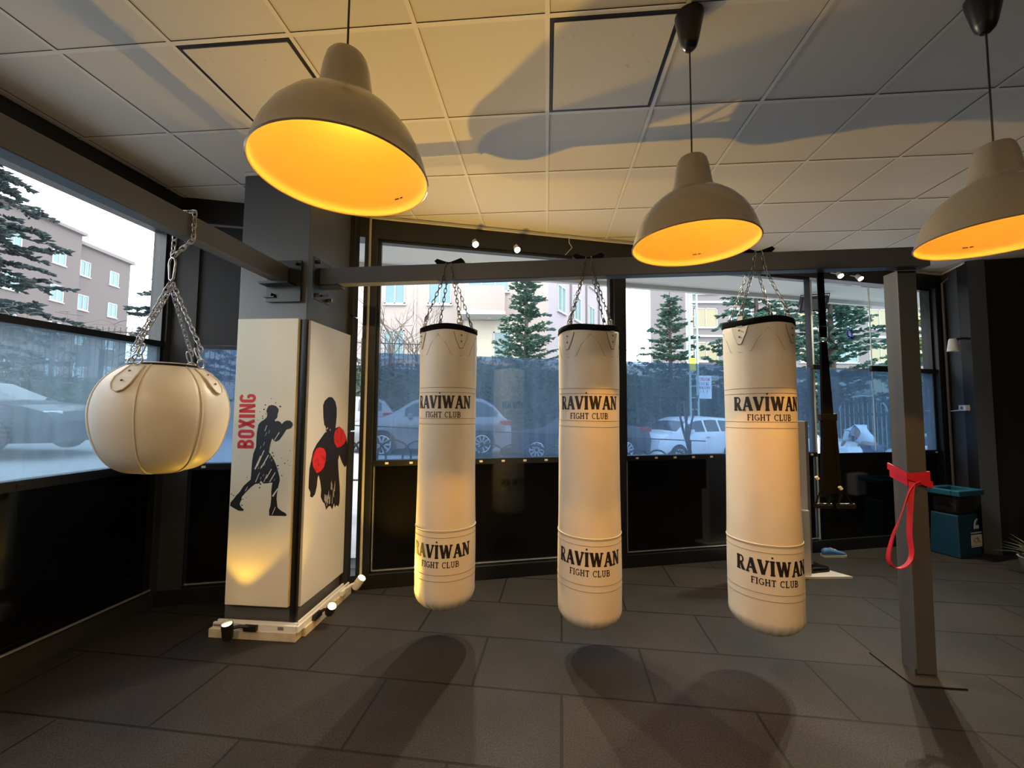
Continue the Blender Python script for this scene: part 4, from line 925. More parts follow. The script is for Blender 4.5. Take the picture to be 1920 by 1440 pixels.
# plant
pr_ = Vector((4.98, 3.92, 0)); pt = thing('potted_plant', pr_, 'grey-green spiky potted plant on the floor beside the blue bin', 'plant')
MB().lathe([(.09, 0), (.10, .01), (.13, .17), (.14, .19), (.125, .19), (.12, .17)], pr_, 28, cap0=True).build('pot', M_pot, pt, smooth=True)
MB().lathe([(.0001, .165), (.122, .165)], pr_, 28).build('soil', M_bark, pt)
m = MB(); rdm = random.Random(3)
for k in range(46):
    a = rdm.random()*2*PI; el = .25+rdm.random()*1.0; L_ = .18+rdm.random()*.2; d = Vector((math.cos(a)*math.cos(el), math.sin(a)*math.cos(el), math.sin(el))); p0 = pr_+Vector((0, 0, .16))
    p1 = p0+d*L_*.5; p2 = p0+d*L_+Vector((0, 0, -.08*L_/.3)); sd_ = d.cross(Vector((0, 0, 1))).normalized()*.011
    m.quad(p0-sd_, p0+sd_, p1+sd_*1.2, p1-sd_*1.2); m.quad(p1-sd_*1.2, p1+sd_*1.2, p2)
m.build('leaves', M_plant, pt)
bxp = thing('white_box', (5.45, 4.05, .28), 'small white upright box partly cut off at the right edge, above the plant', 'box')
MB().box((5.28, 4.0, .36), (5.60, 4.12, .66)).build('case', M_label, bxp, bevel=.01)
MB().box((5.34, 4.01, 0), (5.58, 4.11, .36)).build('stand_foot', M_capblk, bxp)
MB().tube([(5.56, 3.985, .50), (5.42, 3.98, .44), (5.30, 3.985, .41), (5.18, 3.99, .40)], .006, 6).build('cable', M_capblk, bxp, smooth=True)

#OUTSIDE
# ------------------------------------------------------------------ outside: ground and canopy
def gz(x): return .12-.05*x
gp = [(-90, -12), tuple(LP(9.5, .25, 0))[:2], tuple(LP(-.15, .25, 0))[:2], tuple(FP(6.25, .25, 0))[:2], (6.6, -12), (90, -12), (90, 130), (-90, 130)]
g = MB(); g.poly(gp, -.1, 0, lambda u, d, v: (u, v, gz(u)+d)); struct(g.build('floor_street', M_road))
g = MB(); g.box((-40, 9.3, -.3), (44, 40, .10), lambda a, c, z: FP(a, c, z+gz(a)*.98)); tag(g.build('verge', M_ground), 'raised earth verge behind the parked cars along the street', 'verge')
g = MB(); fbox(g, -2.95, 6.2, .16, .78, 3.12, 3.30); fbox(g, -2.95, 6.2, .74, .80, 3.07, 3.30)
struct(g.build('trim_4', M_soffit))

# ------------------------------------------------------------------ trees
def conifer(name, x, y, z0, h, r, mat, label, seed, levels=16, per=9, rise=.15, droop=.25, start=.12, blade=.26, dense=12, power=.8):
    rn = random.Random(seed); t = thing(name, (x, y, z0), label, 'tree', 'evergreens across the street'); O = Vector((x, y, z0))
    MB().tube([O, O+Vector((0, 0, h*.5)), O+Vector((0, 0, h))], [.05+h*.016, .03+h*.009, .015], 8).build('trunk', M_bark, t)
    br = MB(); fo = MB()
    for k in range(levels):
        f = start+(1-start)*k/levels; zz = h*f; rr = r*((1-f)/(1-start))**power+.08
        for j in range(per):
            a = 2*PI*(j+rn.random()*.8)/per+k*1.3; L_ = rr*rn.uniform(.5, 1.25); dz_ = rn.uniform(-.5, .5)*h*(1-start)/levels*1.6; droop_ = droop*rn.uniform(.2, 1.8); rise_ = rise*rn.uniform(.4, 2.2); d = Vector((math.cos(a), math.sin(a), 0)); sdv = Vector((-d.y, d.x, 0))
            p = []
            for q in range(5):
                s_ = q/4; p.append(O+Vector((0, 0, zz+dz_))+d*L_*s_+Vector((0, 0, rise_*L_*s_-droop_*L_*s_*s_+rn.uniform(-.02, .02))))
            br.tube(p, [.022, .018, .013, .009, .004], 4)
            for q in range(max(6, int(2.2*(dense*L_/r+dense*.35)))):
                s_ = rn.uniform(.12, 1.03); i = min(3, int(s_*4)); c = p[i].lerp(p[min(i+1, 4)], min(1, s_*4-i))
                for w_ in range(3):
                    ang = rn.uniform(-1.2, 1.2); dr = (d*math.cos(ang)+sdv*math.sin(ang)+Vector((0, 0, rn.uniform(-.25, .35)))).normalized()
                    ln = blade*rn.uniform(.35, 1.0); n2 = dr.cross(Vector((rn.uniform(-.4, .4), rn.uniform(-.4, .4), 1))).normalized()*ln*.17
                    n3 = dr.cross(n2).normalized()*ln*.10
                    b0 = c+Vector((rn.uniform(-.05, .05), rn.uniform(-.05, .05), rn.uniform(-.04, .04)))
                    fo.quad(b0-n2*.4, b0+dr*ln*.5-n2, b0+dr*ln, b0+dr*ln*.5+n2); fo.quad(b0-n3, b0+dr*ln*.6-n3*1.6, b0+dr*ln*.95, b0+dr*ln*.6+n3*1.6)
    br.build('branches', M_bark, t); fo.build('foliage', mat, t)
    return t
conifer('cedar_tree', .62, 18, 1.0, 7.4, 1.35, M_cedar, 'dark green conical cedar before the pinkish house, between first and middle bags', 1, 17, 8, .35, .1, .30, .24, 11, .75)
conifer('cedar_tree', 6.85, 17.5, .6, 6.1, 1.45, M_cedar, 'small cedar standing alone against the white sky, right of the window mullion', 2, 14, 8, .30, .12, .25, .24, 9, .85)
conifer('cedar_tree', 10.2, 16.8, .6, 8.4, 2.5, M_cedar, 'wide dark cedar behind the bag nearest the post', 3, 18, 9, .25, .2, .2, .32, 13)
conifer('cedar_tree', 13.6, 17.2, .2, 9.0, 2.6, M_cedar, 'big cedar seen behind the suspension strap', 4, 18, 9, .30, .15, .16, .32, 13)
conifer('cedar_tree', 18.9, 18.0, .0, 6.6, 1.9, M_cedar2, 'cedar with lit yellow-green put into its needles, seen through the narrow window right of the post', 5, 14, 8, .30, .15, .2, .30, 11)
conifer('pine_tree', -19.6, 14.8, 1.0, 10.5, 3.0, M_pine, 'large dark pine at the left edge of the left window', 6, 16, 9, .12, .22, .16, .36, 14, .6)
conifer('pine_tree', -13.3, 16.6, 1.0, 7.6, 2.3, M_pine, 'pine whose branches show at the right end of the left window', 7, 15, 8, .12, .2, .2, .32, 11, .7)
def bare_tree(x, y, z0, h, label, seed, mat=M_twig, depth=5, spread=.55, n0=3):
    rn = random.Random(seed); t = thing('bare_tree', (x, y, z0), label, 'tree', 'leafless trees'); tr_ = MB(); tw_ = MB()
    def grow(p, d, L_, r, lev):
        pts = [p]; q = p
        for k in range(3):
            d = (d+Vector((rn.uniform(-.16, .16), rn.uniform(-.16, .16), rn.uniform(-.05, .1)))).normalized(); q = q+d*L_/3; pts.append(q)
        (tr_ if lev < 2 else tw_).tube(pts, [r, r*.88, r*.76, r*.62], 5)
        if lev >= depth: return
        for k in range(n0 if lev < 2 else 2):
            a = rn.uniform(0, 2*PI); s_ = Vector((math.cos(a), math.sin(a), rn.uniform(-.1, .3)))
            grow(pts[rn.choice((2, 3, 3))], (d+s_*spread).normalized(), L_*rn.uniform(.62, .85), r*.6, lev+1)
    grow(Vector((x, y, z0)), Vector((0, 0, 1)), h*.32, .05+h*.006, 0)
    tr_.build('trunk', mat, t); tw_.build('twigs', mat, t)
bare_tree(-4.85, 16.5, 1.2, 5.6, 'leafless shrub with thin branches before the pinkish house, left of the first bag', 3)
bare_tree(-3.9, 17.2, 1.2, 5.0, 'second leafless shrub partly behind the first bag chains', 8)
bare_tree(3.3, 7.4, -.02, 2.3, 'thin wavy sapling stems before the white hatchback', 12, M_twig, 3, .35, 2)

# hedge walls
def hedge(pts, h, label, seed, thick=.7, dens=340, mat=M_ivy):
    rn = random.Random(seed); t = thing('ivy_hedge', (pts[0][0], pts[0][1], gz(pts[0][0])), label, 'hedge'); core = MB(); lf = MB()
    for (A, B) in zip(pts[:-1], pts[1:]):
        A = Vector((A[0], A[1], 0)); B = Vector((B[0], B[1], 0)); d = (B-A); L_ = d.length; d.normalize(); nn = Vector((d.y, -d.x, 0))
        core.box((0, -thick, 0), (L_, 0, h-.12), lambda a, b_, c: A+d*a+nn*b_+Vector((0, 0, c+gz((A+d*a).x))))
        for k in range(int(L_*h*dens*.5)):
            a = rn.uniform(0, L_); z = rn.uniform(.2, h+.18); out = rn.uniform(-.02, .16) if z < h-.1 else rn.uniform(-thick, .15)
            c = A+d*a+nn*out+Vector((0, 0, z+gz((A+d*a).x))); s_ = rn.uniform(.05, .11)
            u_ = Vector((rn.uniform(-1, 1), rn.uniform(-1, 1), rn.uniform(-1, 1))).normalized(); v_ = u_.cross(Vector((rn.uniform(-1, 1), rn.uniform(-1, 1), rn.uniform(-1, 1)))).normalized()
            lf.quad(c-u_*s_, c-v_*s_*.6, c+u_*s_, c+v_*s_*.6)
    core.build('core', mat, t); o = lf.build('leaves', mat, t); return t
hedge([(-9.2, 13.6), (-2, 15.0)], 2.75, 'ivy covered wall behind the silver car, with railings above', 21)
hedge([(-2, 15.0), (8, 16.6)], 3.15, 'dense ivy hedge behind the middle bag and the white hatchback', 22)
hedge([(8, 16.6), (22, 18.6)], 2.9, 'ivy hedge on the right behind the glass door', 23)
hedge([(-22, 11.0), (-11.2, 13.8)], 1.55, 'low dark hedge under the railings at the left window', 24)
def rail_fence(A, B, z0, z1, label, step=.16, tangle=60, seed=5):
    rn = random.Random(seed); A = Vector((A[0], A[1], 0)); B = Vector((B[0], B[1], 0)); d = (B-A); L_ = d.length; d.normalize()
    t = thing('iron_fence', (A.x, A.y, z0), label, 'fence', 'railings across the street'); n = max(1, int(L_/2.4))
    for k in range(n+1):
        p = A+d*L_*k/n; MB().box((p.x-.04, p.y-.04, z0), (p.x+.04, p.y+.04, z1+.1)).build('fence_post', M_iron, t)
    m = MB()
    for z in (z0+.12, z1-.15): m.tube([A+Vector((0, 0, z)), B+Vector((0, 0, z))], .02, 4)
    for k in range(int(L_/step)): p = A+d*(k+.5)*step; m.tube([p+Vector((0, 0, z0)), p+Vector((0, 0, z1))], .014, 4)
    m.build('railing_panel', M_iron, t)
    m = MB()
    for k in range(tangle):
        q = A+d*rn.uniform(0, L_)+Vector((0, rn.uniform(-.15, .15), rn.uniform(z0, z1))); dr = Vector((d.x*rn.uniform(-1, 1), rn.uniform(-.2, .2), rn.uniform(-.3, 1))); pts = [q]
        for s_ in range(7):
            dr = (dr+Vector((rn.uniform(-.6, .6), rn.uniform(-.2, .2), rn.uniform(-.7, .4)))).normalized(); q = q+dr*.22; q.z = min(q.z, z1+.45); pts.append(q)
        m.tube(pts, .009, 3)
    tag(m.build('bare_vines', M_twig), 'tangle of bare vines climbing the '+('left' if A.x < -10 else 'nearer')+' railings across the street', 'vines')['kind'] = 'stuff'
rail_fence((-22, 10.9), (-9.4, 13.9), 2.3, 4.1, 'iron railings with bare vines seen through the left window', tangle=170)
rail_fence((-9.0, 13.5), (-3.2, 14.65), 2.9, 4.0, 'iron railings above the ivy wall left of the first bag', tangle=90, seed=6)

# ------------------------------------------------------------------ houses
def window_unit(t, fn, a0, a1, z0, z1, out=0, curtain=False, mull=1, fm=M_wframe):
    m = MB(); e_ = .07
    for (x0, x1, y0, y1) in ((a0, a0+e_, z0, z1), (a1-e_, a1, z0, z1), (a0, a1, z0, z0+e_), (a0, a1, z1-e_, z1)): m.box((x0, out-.02, y0), (x1, out+.05, y1), fn)
    for k in range(mull): xm = a0+(a1-a0)*(k+1)/(mull+1); m.box((xm-.03, out, z0), (xm+.03, out+.05, z1), fn)
    m.box((a0-.06, out, z0-.09), (a1+.06, out+.12, z0-.01), fn)
    f_ = m.build('window_unit', fm, t); MB().box((a0+e_, out-.01, z0+e_), (a1-e_, out+.012, z1-e_), fn).build('pane', M_paney if curtain else M_pane, f_)
def facade(O, dirv): dv = Vector((dirv[0], dirv[1], 0)).normalized(); nn = Vector((dv.y, -dv.x, 0)); return lambda a, o_, z: Vector((O[0], O[1], 0))+dv*a+nn*o_+Vector((0, 0, z))
# pinkish house opposite
FA = facade((-18.4, 21.3), (1, 0)); hA = thing('apartment_house', (-8, 22, 0), 'pinkish grey apartment house across the street behind the first bag, with a balcony', 'building')
MB().box((0, -9, 0), (20.3, 0, 14), FA).build('walls', M_pink, hA)
for zs in (4.2, 7.05, 9.9):
    for (a0, a1) in ((.8, 2.2), (3.6, 5.0), (7.0, 8.4), (11.6, 12.7), (13.9, 15.15)):
        if zs == 4.2 and a0 == 13.9: continue
        window_unit(hA, FA, a0, a1, zs, zs+1.45)
m = MB()
for a0 in (10.6, 13.2, 15.55): m.box((a0, 0, 0), (a0+.10, .10, 14), FA)
m.build('drain_pipe', M_creamw, hA)
MB().box((15.9, -.02, 3.2), (18.9, 1.3, 3.9), FA).build('lower_balcony', M_pink, hA)
MB().box((15.85, -.02, 6.35), (18.0, 1.3, 7.7), FA).build('balcony', M_pink, hA)
MB().box((15.8, 0, 6.22), (18.05, 1.36, 6.38), FA).build('balcony_slab', M_wframe, hA)
MB().box((15.9, .001, 3.9), (18.9, .02, 6.2), FA).build('balcony_recess', M_creamw, hA)
window_unit(hA, FA, 16.0, 18.2, 7.75, 9.1, .02, mull=2); window_unit(hA, FA, 17.4, 18.3, 4.0, 5.6, .02, mull=0)
MB().lathe([(.0001, -.12), (.12, -.08), (.16, 0)], FA(17.2, .7, 6.22), 16).build('balcony_lamp', M_wframe, hA, smooth=True)
FW = facade((1.9, 21.3), (4.9, 8.7)); hW = thing('apartment_house', (3.5, 24, 0), 'mauve side wing of the house running back beside the white sky', 'building')
MB().box((0, -5, 0), (9.8, 0, 14), FW).build('walls', M_pinkdk, hW)
for zs in (4.2, 7.05, 9.9):
    for a0 in (1.2, 3.8, 6.6): window_unit(hW, FW, a0, a0+1.2, zs, zs+1.5)
m = MB()
for a0 in (3.1, 5.9, 8.6): m.box((a0, 0, 0), (a0+.12, .12, 14), FW)
m.build('drain_pipe', M_mauve, hW); MB().box((9.0, -.5, 5.1), (10.6, 1.0, 6.0), FW).build('balcony', M_pinkdk, hW)
# house right
FB = facade((14.4, 33), (1, 0)); hB = thing('apartment_house', (25, 34, 0), 'cream apartment house behind the cedars on the right, with rows of wide windows', 'building')
MB().box((0, -9, -2), (32, 0, 17), FB).build('walls', M_mauve, hB)
for zs in (2.7, 5.5, 8.3, 11.1):
    for k in range(11):
        a0 = .5+k*2.85; window_unit(hB, FB, a0, a0+1.9, zs, zs+1.6, curtain=(k % 3 != 1), mull=1)
m = MB()
for zs in (1.9, 4.7, 7.5, 10.3, 13.1): m.box((-.05, 0, zs), (32, .18, zs+.16), FB)
m.build('string_course', M_wframe, hB)
m = MB(); m.box((-.1, -.2, -2), (.35, .1, 17), FB); m.build('corner_strip', M_creamw, hB)
# far tall house left
FC = facade((-38.6, 26), (-.07, 1)); hC = thing('apartment_house', (-44, 34, 0), 'tall pinkish apartment block far down the street, in the left window', 'building')
MB().box((10, -12, 0), (16.2, -.6, 16.4), FC).build('walls', M_far, hC)
MB().box((0, -12, 0), (10, .3, 16.9), FC).build('front_wing', M_far, hC)
MB().box((9.9, -12, 16.4), (16.4, -.3, 16.7), FC).build('roof_edge', M_mauve, hC)
MB().box((-.2, -12, 16.9), (10.2, .6, 17.15), FC).build('roof_edge', M_mauve, hC)
for zs in (4.0, 7.2, 10.4, 13.6):
    for a0 in (10.9, 13.9): window_unit(hC, FC, a0, a0+1.0, zs, zs+1.4, -.6)
    for a0 in (4.2, 7.6): window_unit(hC, FC, a0, a0+1.1, zs, zs+1.4, .3)
# low cream house
hD = thing('low_house', (7.4, 24, 0), 'low cream garden wall and terrace railing under the white sky', 'building')
MB().box((5.9, 23.5, 0), (10.5, 26, 4.1)).build('walls', M_creamw, hD)
m = MB(); m.tube([(5.9, 23.45, 5.0), (10.5, 23.45, 5.0)], .03, 5); m.tube([(5.9, 23.45, 4.15), (10.5, 23.45, 4.15)], .03, 5)
for k in range(24): m.tube([(5.9+k*.2, 23.45, 4.1), (5.9+k*.2, 23.45, 5.0)], .015, 4)
m.build('terrace_railing', M_wframe, hD)

# ------------------------------------------------------------------ street furniture
def spoke(a): return a
t = thing('lattice_mast', (6.55, 14.6, gz(6.5)), 'pale green steel lattice mast with a small yellow plate, beside the bag nearest the post', 'mast')
m = MB()
for dx_ in (-.14, .14): m.box((6.55+dx_-.03, 14.57, -.3), (6.55+dx_+.03, 14.63, 8.6))
m.build('rails', M_pole, t); m = MB()
for k in range(20): m.box((6.41, 14.58, .3+k*.42), (6.69, 14.62, .33+k*.42))
m.build('rungs', M_pole, t); MB().box((6.38, 14.54, 2.98), (6.60, 14.56, 3.42)).build('yellow_plate', M_yel, t)
# banner with faded writing
SLAB['O'] = (.9, [(arc(.45, .5, .36, .45, 0, 360, 16), .13)]); SLAB['Z'] = (.8, [([(.08, .94), (.7, .94), (.08, .06), (.72, .06)], .12)]); SLAB['E'] = (.78, [([(.14, 0), (.14, 1)], .13), ([(.1, .94), (.7, .94)], .12), ([(.1, .5), (.6, .5)], .12), ([(.1, .06), (.7, .06)], .12)])
t = thing('hanging_banner', (7.0, 15.2, 2.0), 'white banner with faded printed lines hanging before the ivy hedge', 'banner')
bf = lambda u, d, v: Vector((6.88+u, 15.15-d, 1.98+v))
MB().box((0, 0, 0), (.56, .01, .86), bf).build('cloth', M_shirt, t)
m = MB(); write(m, 'LOO RE', SLAB, bf, .29, .50, .10, .075, .01, .012, .014); write(m, 'NAZIAB', SLAB, bf, .30, .36, .10, .075, .01, .012, .014); write(m, 'I L T', SLAB, bf, .28, .22, .09, .08, .02, .012, .014); m.build('printed_lines', M_jeans, t)
m = MB(); write(m, 'UGOR', SLAB, bf, .32, .66, .12, .10, .01, .012, .014); m.build('red_line', M_redg, t)
# warning sign
t = thing('traffic_sign', (-10.9, 10.4, gz(-10.9)), 'triangular road sign seen from behind on a grey post, in the left window', 'road sign')
MB().tube([(-10.55, 10.4, .3), (-10.55, 10.4, 3.0)], .05, 8).build('post', M_iron, t)
MB().poly([(-.44, 0), (.44, 0), (.06, .68), (-.06, .68)], 0, .02, lambda u, d, v: Vector((-10.95+u*.9, 10.35-d-u*.4, 2.55+v))).build('plate', M_iron, t)
# low hoop railing
t = thing('hoop_railing', (0, 5.9, gz(0)), 'low iron railing of interlaced hoops on the pavement outside the front window', 'railing')
hf = lambda a, z: Vector((a, 5.5+.215*a, z+gz(a)))
m = MB()
for k in range(17):
    a0 = -2.6+k*.30; pts = [hf(a0+.22+.20*math.cos(PI-PI*q/10), .74+.22*math.sin(PI*q/10)) for q in range(11)]; m.tube([hf(a0+.02, 0)]+pts+[hf(a0+.42, 0)], .013, 6)
m.build('hoops', M_iron, t); m = MB(); m.tube([hf(-2.7, 1.12), hf(2.9, 1.12)], .008, 5); m.tube([hf(-2.7, .45), hf(2.9, .45)], .012, 5)
for k in range(4): m.tube([hf(-2.6+k*1.75, 0), hf(-2.6+k*1.75, 1.12)], .016, 6)
m.build('rail', M_iron, t)
# arched gate
t = thing('arched_gate', (14.6, 17.0, gz(14.6)), 'pale arched iron gate beyond the person, seen through the glass door', 'gate')
m = MB()
for k in range(11):
    x = 13.7+k*.19; zt = 1.55+.65*math.sqrt(max(0, 1-((x-14.65)/1.0)**2)); m.tube([(x, 17.0, gz(14.6)), (x, 17.0, zt)], .02, 4)
m.build('bars', M_wframe, t); MB().tube([(14.65+1.0*math.cos(a), 17.0, 1.55+.65*math.sin(a)) for a in [PI*k/14 for k in range(15)]], .035, 6).build('arch_rail', M_wframe, t)
# flood light under the canopy
p = FP(4.12, .58, 2.98); t = thing('flood_light', p, 'rectangular flood light tilted under the canopy outside the glass door', 'flood light')
q_ = Matrix.Rotation(math.radians(-20), 3, 'Z') @ Matrix.Rotation(math.radians(35), 3, 'X')
fl = lambda a, b_, c: p+q_ @ Vector((a, b_, c))
MB().box((-.15, -.02, -.10), (.15, .03, .10), fl).build('case', M_iron, t); MB().box((-.125, -.024, -.078), (.125, -.02, .078), fl).build('lens', M_mauve, t)
m = MB(); m.tube([fl(-.16, 0, 0), fl(-.16, 0, .13), fl(.16, 0, .13), fl(.16, 0, 0)], .008, 5); m.build('bracket', M_iron, t)

# ------------------------------------------------------------------ cars
def car(loc, rz, L_, W, H, belt, top, wins, ws, paint, label, wheels, wr=.33, name='car', group='parked cars'):
    t = thing(name, loc, label, 'car', group); c, s_ = math.cos(rz), math.sin(rz)
    fn = lambda x, y, z: (loc[0]+(x-L_/2)*c-y*s_, loc[1]+(x-L_/2)*s_+y*c, loc[2]+z)
    def hx(x):
        for (x0, h0), (x1, h1) in zip(top[:-1], top[1:]):
            if x <= x1: return h0+(h1-h0)*(x-x0)/(x1-x0)
        return top[-1][1]
    bt = .22
    def wd(x, z):
        e_ = 1-.16*abs((x-L_/2)/(L_/2))**5
        if z <= belt: f = .93+.07*math.sin(PI*min(1, max(0, (z-bt)/(belt-bt))))
        else: f = .93-.24*(z-belt)/(H-belt)
        return W/2*e_*f
    xs = sorted(set([round(L_*k/44, 3) for k in range(45)]+[x for x, h in top])); lv = [bt, .34, .5, .66, .82, belt-.03, belt+.03]
    rings = []
    for x in xs:
        h = hx(x); zz = [min(z, h-.012*(9-k)) for k, z in enumerate(lv)]; zz += [max(zz[-1]+.004, (zz[-1]+h-.09)/2) if h > belt+.2 else h-.02, max(zz[-1]+.008, h-.10) if h > belt+.2 else h-.015, h-.02, h]
        for k in range(1, len(zz)): zz[k] = max(zz[k], zz[k-1]+.001)
        r_ = [(x, 0, bt)]+[(x, wd(x, z)*(1 if k < len(zz)-1 else .93), z) for k, z in enumerate(zz)]+[(x, 0, h+.025)]
        rings.append(r_)
    body = MB(); glass = MB(); n = len(rings[0])
    for sgn in (1, -1):
        ib = len(body.v); ig = len(glass.v)
        for r_ in rings:
            for (x, y, z) in r_: body.v.append(fn(x, y*sgn, z)); glass.v.append(fn(x, y*sgn*1.0, z))
        for k in range(len(rings)-1):
            xm = (xs[k]+xs[k+1])/2
            for j in range(n-1):
                q = (ib+k*n+j, ib+k*n+j+1, ib+(k+1)*n+j+1, ib+(k+1)*n+j)
                side = j in (8, 9-0) and hx(xm) > belt+.22 and any(a <= xm <= b_ for a, b_ in wins)
                side = side and j < 10
                topg = j == n-2 and any(a <= xm <= b_ for a, b_ in ws)
                if (j in (7, 8) and hx(xm) > belt+.22 and any(a <= xm <= b_ for a, b_ in wins)) or topg:
                    glass.f.append(tuple(ig+i_-ib for i_ in q))
                else: body.f.append(q)
        for k in (0, len(rings)-1): body.f.append(tuple(ib+k*n+j for j in range(n)))
    body.build('body', paint, t, smooth=True); glass.build('windows', M_cglass, t, smooth='all')
    for wx in wheels:
        for sgn in (1, -1):
            ar = MB(); cen = Vector((wx, sgn*(W/2-.0), wr))
            yy = lambda d: sgn*(W/2*.985+d)
            ar.v = []; pts = [(wx+(wr+.05)*math.cos(a), max(.2, wr+(wr+.05)*math.sin(a))) for a in [2*PI*k/28 for k in range(28)]]
            ar.poly(pts, -.06, .012, lambda u, d, v: fn(u, yy(d), v)); ar.build('wheel_arch', M_tyre, t)
            wl = MB(); ax = Matrix(((1, 0, 0), (0, 0, sgn), (0, 1, 0)))
            pr = [(.001, -.12), (wr*.95, -.12), (wr, -.08), (wr, .0), (wr*.93, .025), (wr*.70, .028), (wr*.68, .0), (.001, 0)]
            N = 32; i0 = 0
            for (r_, d) in pr:
                for k in range(N): a = 2*PI*k/N; wl.v.append(fn(wx+r_*math.cos(a), yy(d), wr+r_*math.sin(a)))
            for k in range(len(pr)-1):
                for j in range(N): wl.f.append((k*N+j, k*N+(j+1) % N, (k+1)*N+(j+1) % N, (k+1)*N+j))
            wo_ = wl.build('wheel', M_tyre, t, smooth=True)
            rm_ = MB()
            for k in range(10):
                a = 2*PI*k/10; ca, sa = math.cos(a), math.sin(a)
                rm_.poly([(wx+.05*ca-.018*sa, wr+.05*sa+.018*ca), (wx+wr*.68*ca-.028*sa, wr+wr*.68*sa+.028*ca), (wx+wr*.68*ca+.028*sa, wr+wr*.68*sa-.028*ca), (wx+.05*ca+.018*sa, wr+.05*sa-.018*ca)], .005, .03, lambda u, d, v: fn(u, yy(d), v))
            rm_.tube([fn(wx+wr*.69*math.cos(a), yy(.028), wr+wr*.69*math.sin(a)) for a in [2*PI*k/28 for k in range(28)]], .012, 5, closed=True)
            rm_.build('rim', M_rim, wo_)
    for sgn in (1, -1):
        y0 = W/2*.80*sgn
        MB().box((L_-.34, min(y0*.62, y0), .66), (L_-.045, max(y0*.62, y0), .80), lambda a, b_, c_: fn(a-(abs(b_)/W)**2*.5, b_*1.08, c_)).build('headlight', M_light, t, bevel=.02)
        MB().box((.0, min(y0*.70, y0*1.13), .86), (.36, max(y0*.70, y0*1.13), .99), lambda a, b_, c_: fn(a-.01, b_*.99, c_)).build('tail_light', M_tail, t, bevel=.02)
        mx_ = wins[-1][1]-.25
        MB().box((mx_, min(W/2*.93*sgn, W/2*1.10*sgn), belt-.01), (mx_+.12, max(W/2*.93*sgn, W/2*1.10*sgn), belt+.12), fn).build('wing_mirror', paint, t, bevel=.03)
        dh = MB(); dh.box((L_*.44, min(W/2*.985*sgn, W/2*1.01*sgn), belt-.16), (L_*.44+.18, max(W/2*.985*sgn, W/2*1.01*sgn), belt-.13), fn); dh.build('door_handle', M_rim, t)
    MB().box((L_-.05, -W*.24, .38), (L_-.01, W*.24, .56), fn).build('grille', M_tyre, t)
    MB().box((L_-.012, -.26, .44), (L_-.0, .26, .53), fn).build('number_plate', M_plast, t)
    return t
SUVT = [(0, .70), (.04, .98), (.22, 1.10), (.50, 1.42), (.80, 1.60), (1.5, 1.68), (2.3, 1.66), (2.75, 1.54), (3.45, 1.10), (4.0, 1.02), (4.35, .92), (4.5, .72)]
HATT = [(0, .60), (.05, 1.02), (.28, 1.36), (.6, 1.47), (1.4, 1.51), (2.1, 1.48), (2.5, 1.36), (3.05, 1.04), (3.45, .96), (3.72, .84), (3.80, .62)]
SEDT = [(0, .68), (.05, .95), (.75, 1.05), (1.25, 1.32), (1.7, 1.43), (2.4, 1.44), (2.8, 1.33), (3.45, .98), (4.1, .90), (4.45, .78), (4.55, .60)]
car((-2.35, 12.1, gz(-2.2)), PI+.16, 4.5, 1.86, 1.68, 1.06, SUVT, [(.42, 1.15), (1.22, 2.02), (2.12, 3.0)], [(.25, .55), (2.78, 3.42)], M_suv, 'silver grey five-door car parked across the street, behind the first bag', (.86, 3.55), .34)
car((2.0, 13.2, gz(2.0)), PI+.10, 4.5, 1.78, 1.44, .98, SEDT, [(1.0, 1.95), (2.05, 3.0)], [(.8, 1.2), (2.82, 3.40)], M_dkcar, 'dark saloon car mostly hidden behind the middle bag', (.85, 3.6), .32)
car((5.85, 13.9, gz(5.9)), PI+.45, 3.8, 1.70, 1.51, 1.00, HATT, [(.35, 1.0), (1.08, 1.75), (1.83, 2.7)], [(.08, .3), (2.52, 3.02)], M_whcar, 'white hatchback parked across the street, seen between middle bag and the bag by the post', (.65, 3.05), .31)
car((9.0, 13.6, gz(9.0)), -1.2, 4.2, 1.75, 1.5, 1.0, [(x*1.105, h) for x, h in HATT], [(.4, 1.1), (1.2, 1.95), (2.03, 2.95)], [(.08, .3), (2.79, 3.34)], M_whcar, 'white car behind the suspension strap, seen through the glass door', (.72, 3.4), .31)
car((14.9, 13.8, gz(14.7)), PI+.3, 4.5, 1.76, 1.44, .98, SEDT, [(1.0, 1.95), (2.05, 3.0)], [(.8, 1.2), (2.82, 3.40)], M_whcar, 'white car seen through the narrow window right of the post', (.85, 3.6), .32)
car((-10.75, 7.7, gz(-10.7)), .20, 4.7, 1.84, 1.44, .96, [(x*1.033, h) for x, h in SEDT], [(.95, 1.95), (2.05, 3.1)], [(.8, 1.25), (2.85, 3.52)], M_dkcar, 'dark saloon car passing at the left edge of the left window', (.9, 3.75), .33)
car((-5.9, 13.0, gz(-5.9)), PI+.2, 4.3, 1.78, 1.5, 1.0, [(x*1.13, h) for x, h in HATT], [(.4, 1.1), (1.2, 1.95), (2.03, 3.0)], [(.08, .3), (2.85, 3.42)], M_suv, 'pale car glimpsed through the small window beside the pillar', (.75, 3.5), .31)

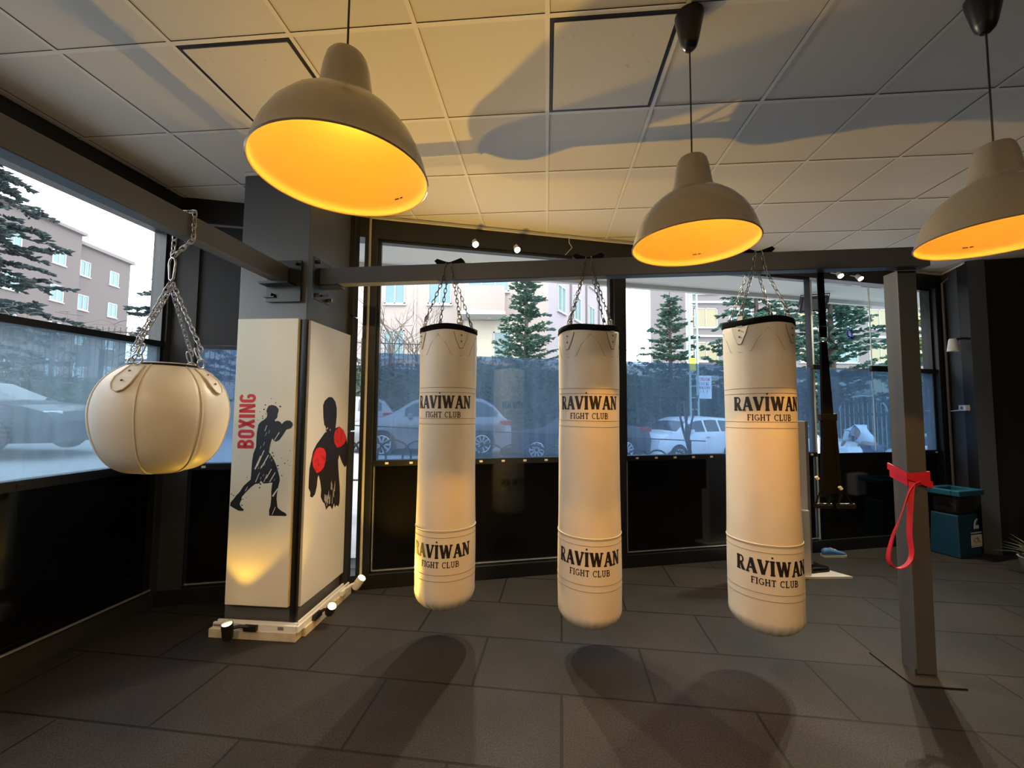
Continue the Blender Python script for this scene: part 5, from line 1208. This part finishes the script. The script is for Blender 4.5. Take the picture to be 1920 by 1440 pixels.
# ------------------------------------------------------------------ person bending over the car
def skinned(name, verts, edges, radii, mat, parent, sub=2):
    me = bpy.data.meshes.new(name); o0 = parent.location
    me.from_pydata([tuple(Vector(v)-o0) for v in verts], edges, []); o = bpy.data.objects.new(name, me); COL.objects.link(o); o.parent = parent
    sk = o.modifiers.new('skin', 'SKIN'); sk.use_smooth_shade = True
    for i, r in enumerate(radii): me.skin_vertices[0].data[i].radius = (r, r)
    me.skin_vertices[0].data[0].use_root = True
    s_ = o.modifiers.new('sub', 'SUBSURF'); s_.levels = sub; s_.render_levels = sub; me.materials.append(mat); return o
px_, py_ = 9.45, 10.75; pz_ = gz(9.45); pe = thing('person', (px_, py_, pz_), 'person in white shirt and blue jeans bending forward beside the white car', 'person')
P_ = lambda x, y, z: (px_+x, py_+y, pz_+z)
V = [P_(0, 0, 1.0), P_(-.02, .16, 1.22), P_(-.04, .36, 1.38), P_(-.05, .50, 1.42), P_(-.06, .58, 1.38), P_(-.06, .68, 1.30),
     P_(-.24, .42, 1.34), P_(-.30, .50, 1.08), P_(-.26, .66, .94), P_(.16, .42, 1.34), P_(.24, .50, 1.08), P_(.18, .66, .94),
     P_(-.11, -.01, .92), P_(-.14, .0, .52), P_(-.16, -.03, .10), P_(-.17, .12, .05), P_(.11, -.01, .92), P_(.14, .0, .52), P_(.16, -.03, .10), P_(.17, .12, .05)]
Ed = [(0, 1), (1, 2), (2, 3), (3, 4), (4, 5), (3, 6), (6, 7), (7, 8), (3, 9), (9, 10), (10, 11), (0, 12), (12, 13), (13, 14), (14, 15), (0, 16), (16, 17), (17, 18), (18, 19)]
Rd = [.14, .15, .16, .12, .06, .10, .06, .045, .035, .06, .045, .035, .095, .065, .045, .04, .095, .065, .045, .04]
if not hasattr(bpy.types, '_x'):
    def with_skin(name, V, Ed, Rd, mat):
        me = bpy.data.meshes.new(name); me.from_pydata([tuple(Vector(v)-pe.location) for v in V], Ed, [])
        o = bpy.data.objects.new(name, me); COL.objects.link(o); o.parent = pe; sk = o.modifiers.new('skin', 'SKIN'); sk.use_smooth_shade = True
        if not me.skin_vertices:
            bm = bmesh.new(); bm.from_mesh(me); bm.verts.layers.skin.verify(); bm.to_mesh(me); bm.free()
        for i, r in enumerate(Rd): me.skin_vertices[0].data[i].radius = (r, r)
        me.skin_vertices[0].data[0].use_root = True
        s_ = o.modifiers.new('sub', 'SUBSURF'); s_.levels = 2; s_.render_levels = 2; me.materials.append(mat); return o
with_skin('body', V, Ed, Rd, M_skin)
idx = [0, 1, 2, 3, 6, 7, 9, 10]; mp_ = {k: i for i, k in enumerate(idx)}
with_skin('shirt', [V[k] for k in idx], [(mp_[a], mp_[b_]) for a, b_ in Ed if a in mp_ and b_ in mp_], [Rd[k]+.03 for k in idx], M_shirt)
idx = [0, 12, 13, 14, 16, 17, 18]; mp2 = {k: i for i, k in enumerate(idx)}
with_skin('jeans', [V[k] for k in idx], [(mp2[a], mp2[b_]) for a, b_ in Ed if a in mp2 and b_ in mp2], [Rd[k]+.018 for k in idx], M_jeans)
MB().lathe([(.0001, -.0), (.07, .01), (.105, .06), (.10, .12), (.06, .155), (.0001, .16)], P_(-.06, .66, 1.26), 16).build('hair', M_capblk, pe, smooth='all')
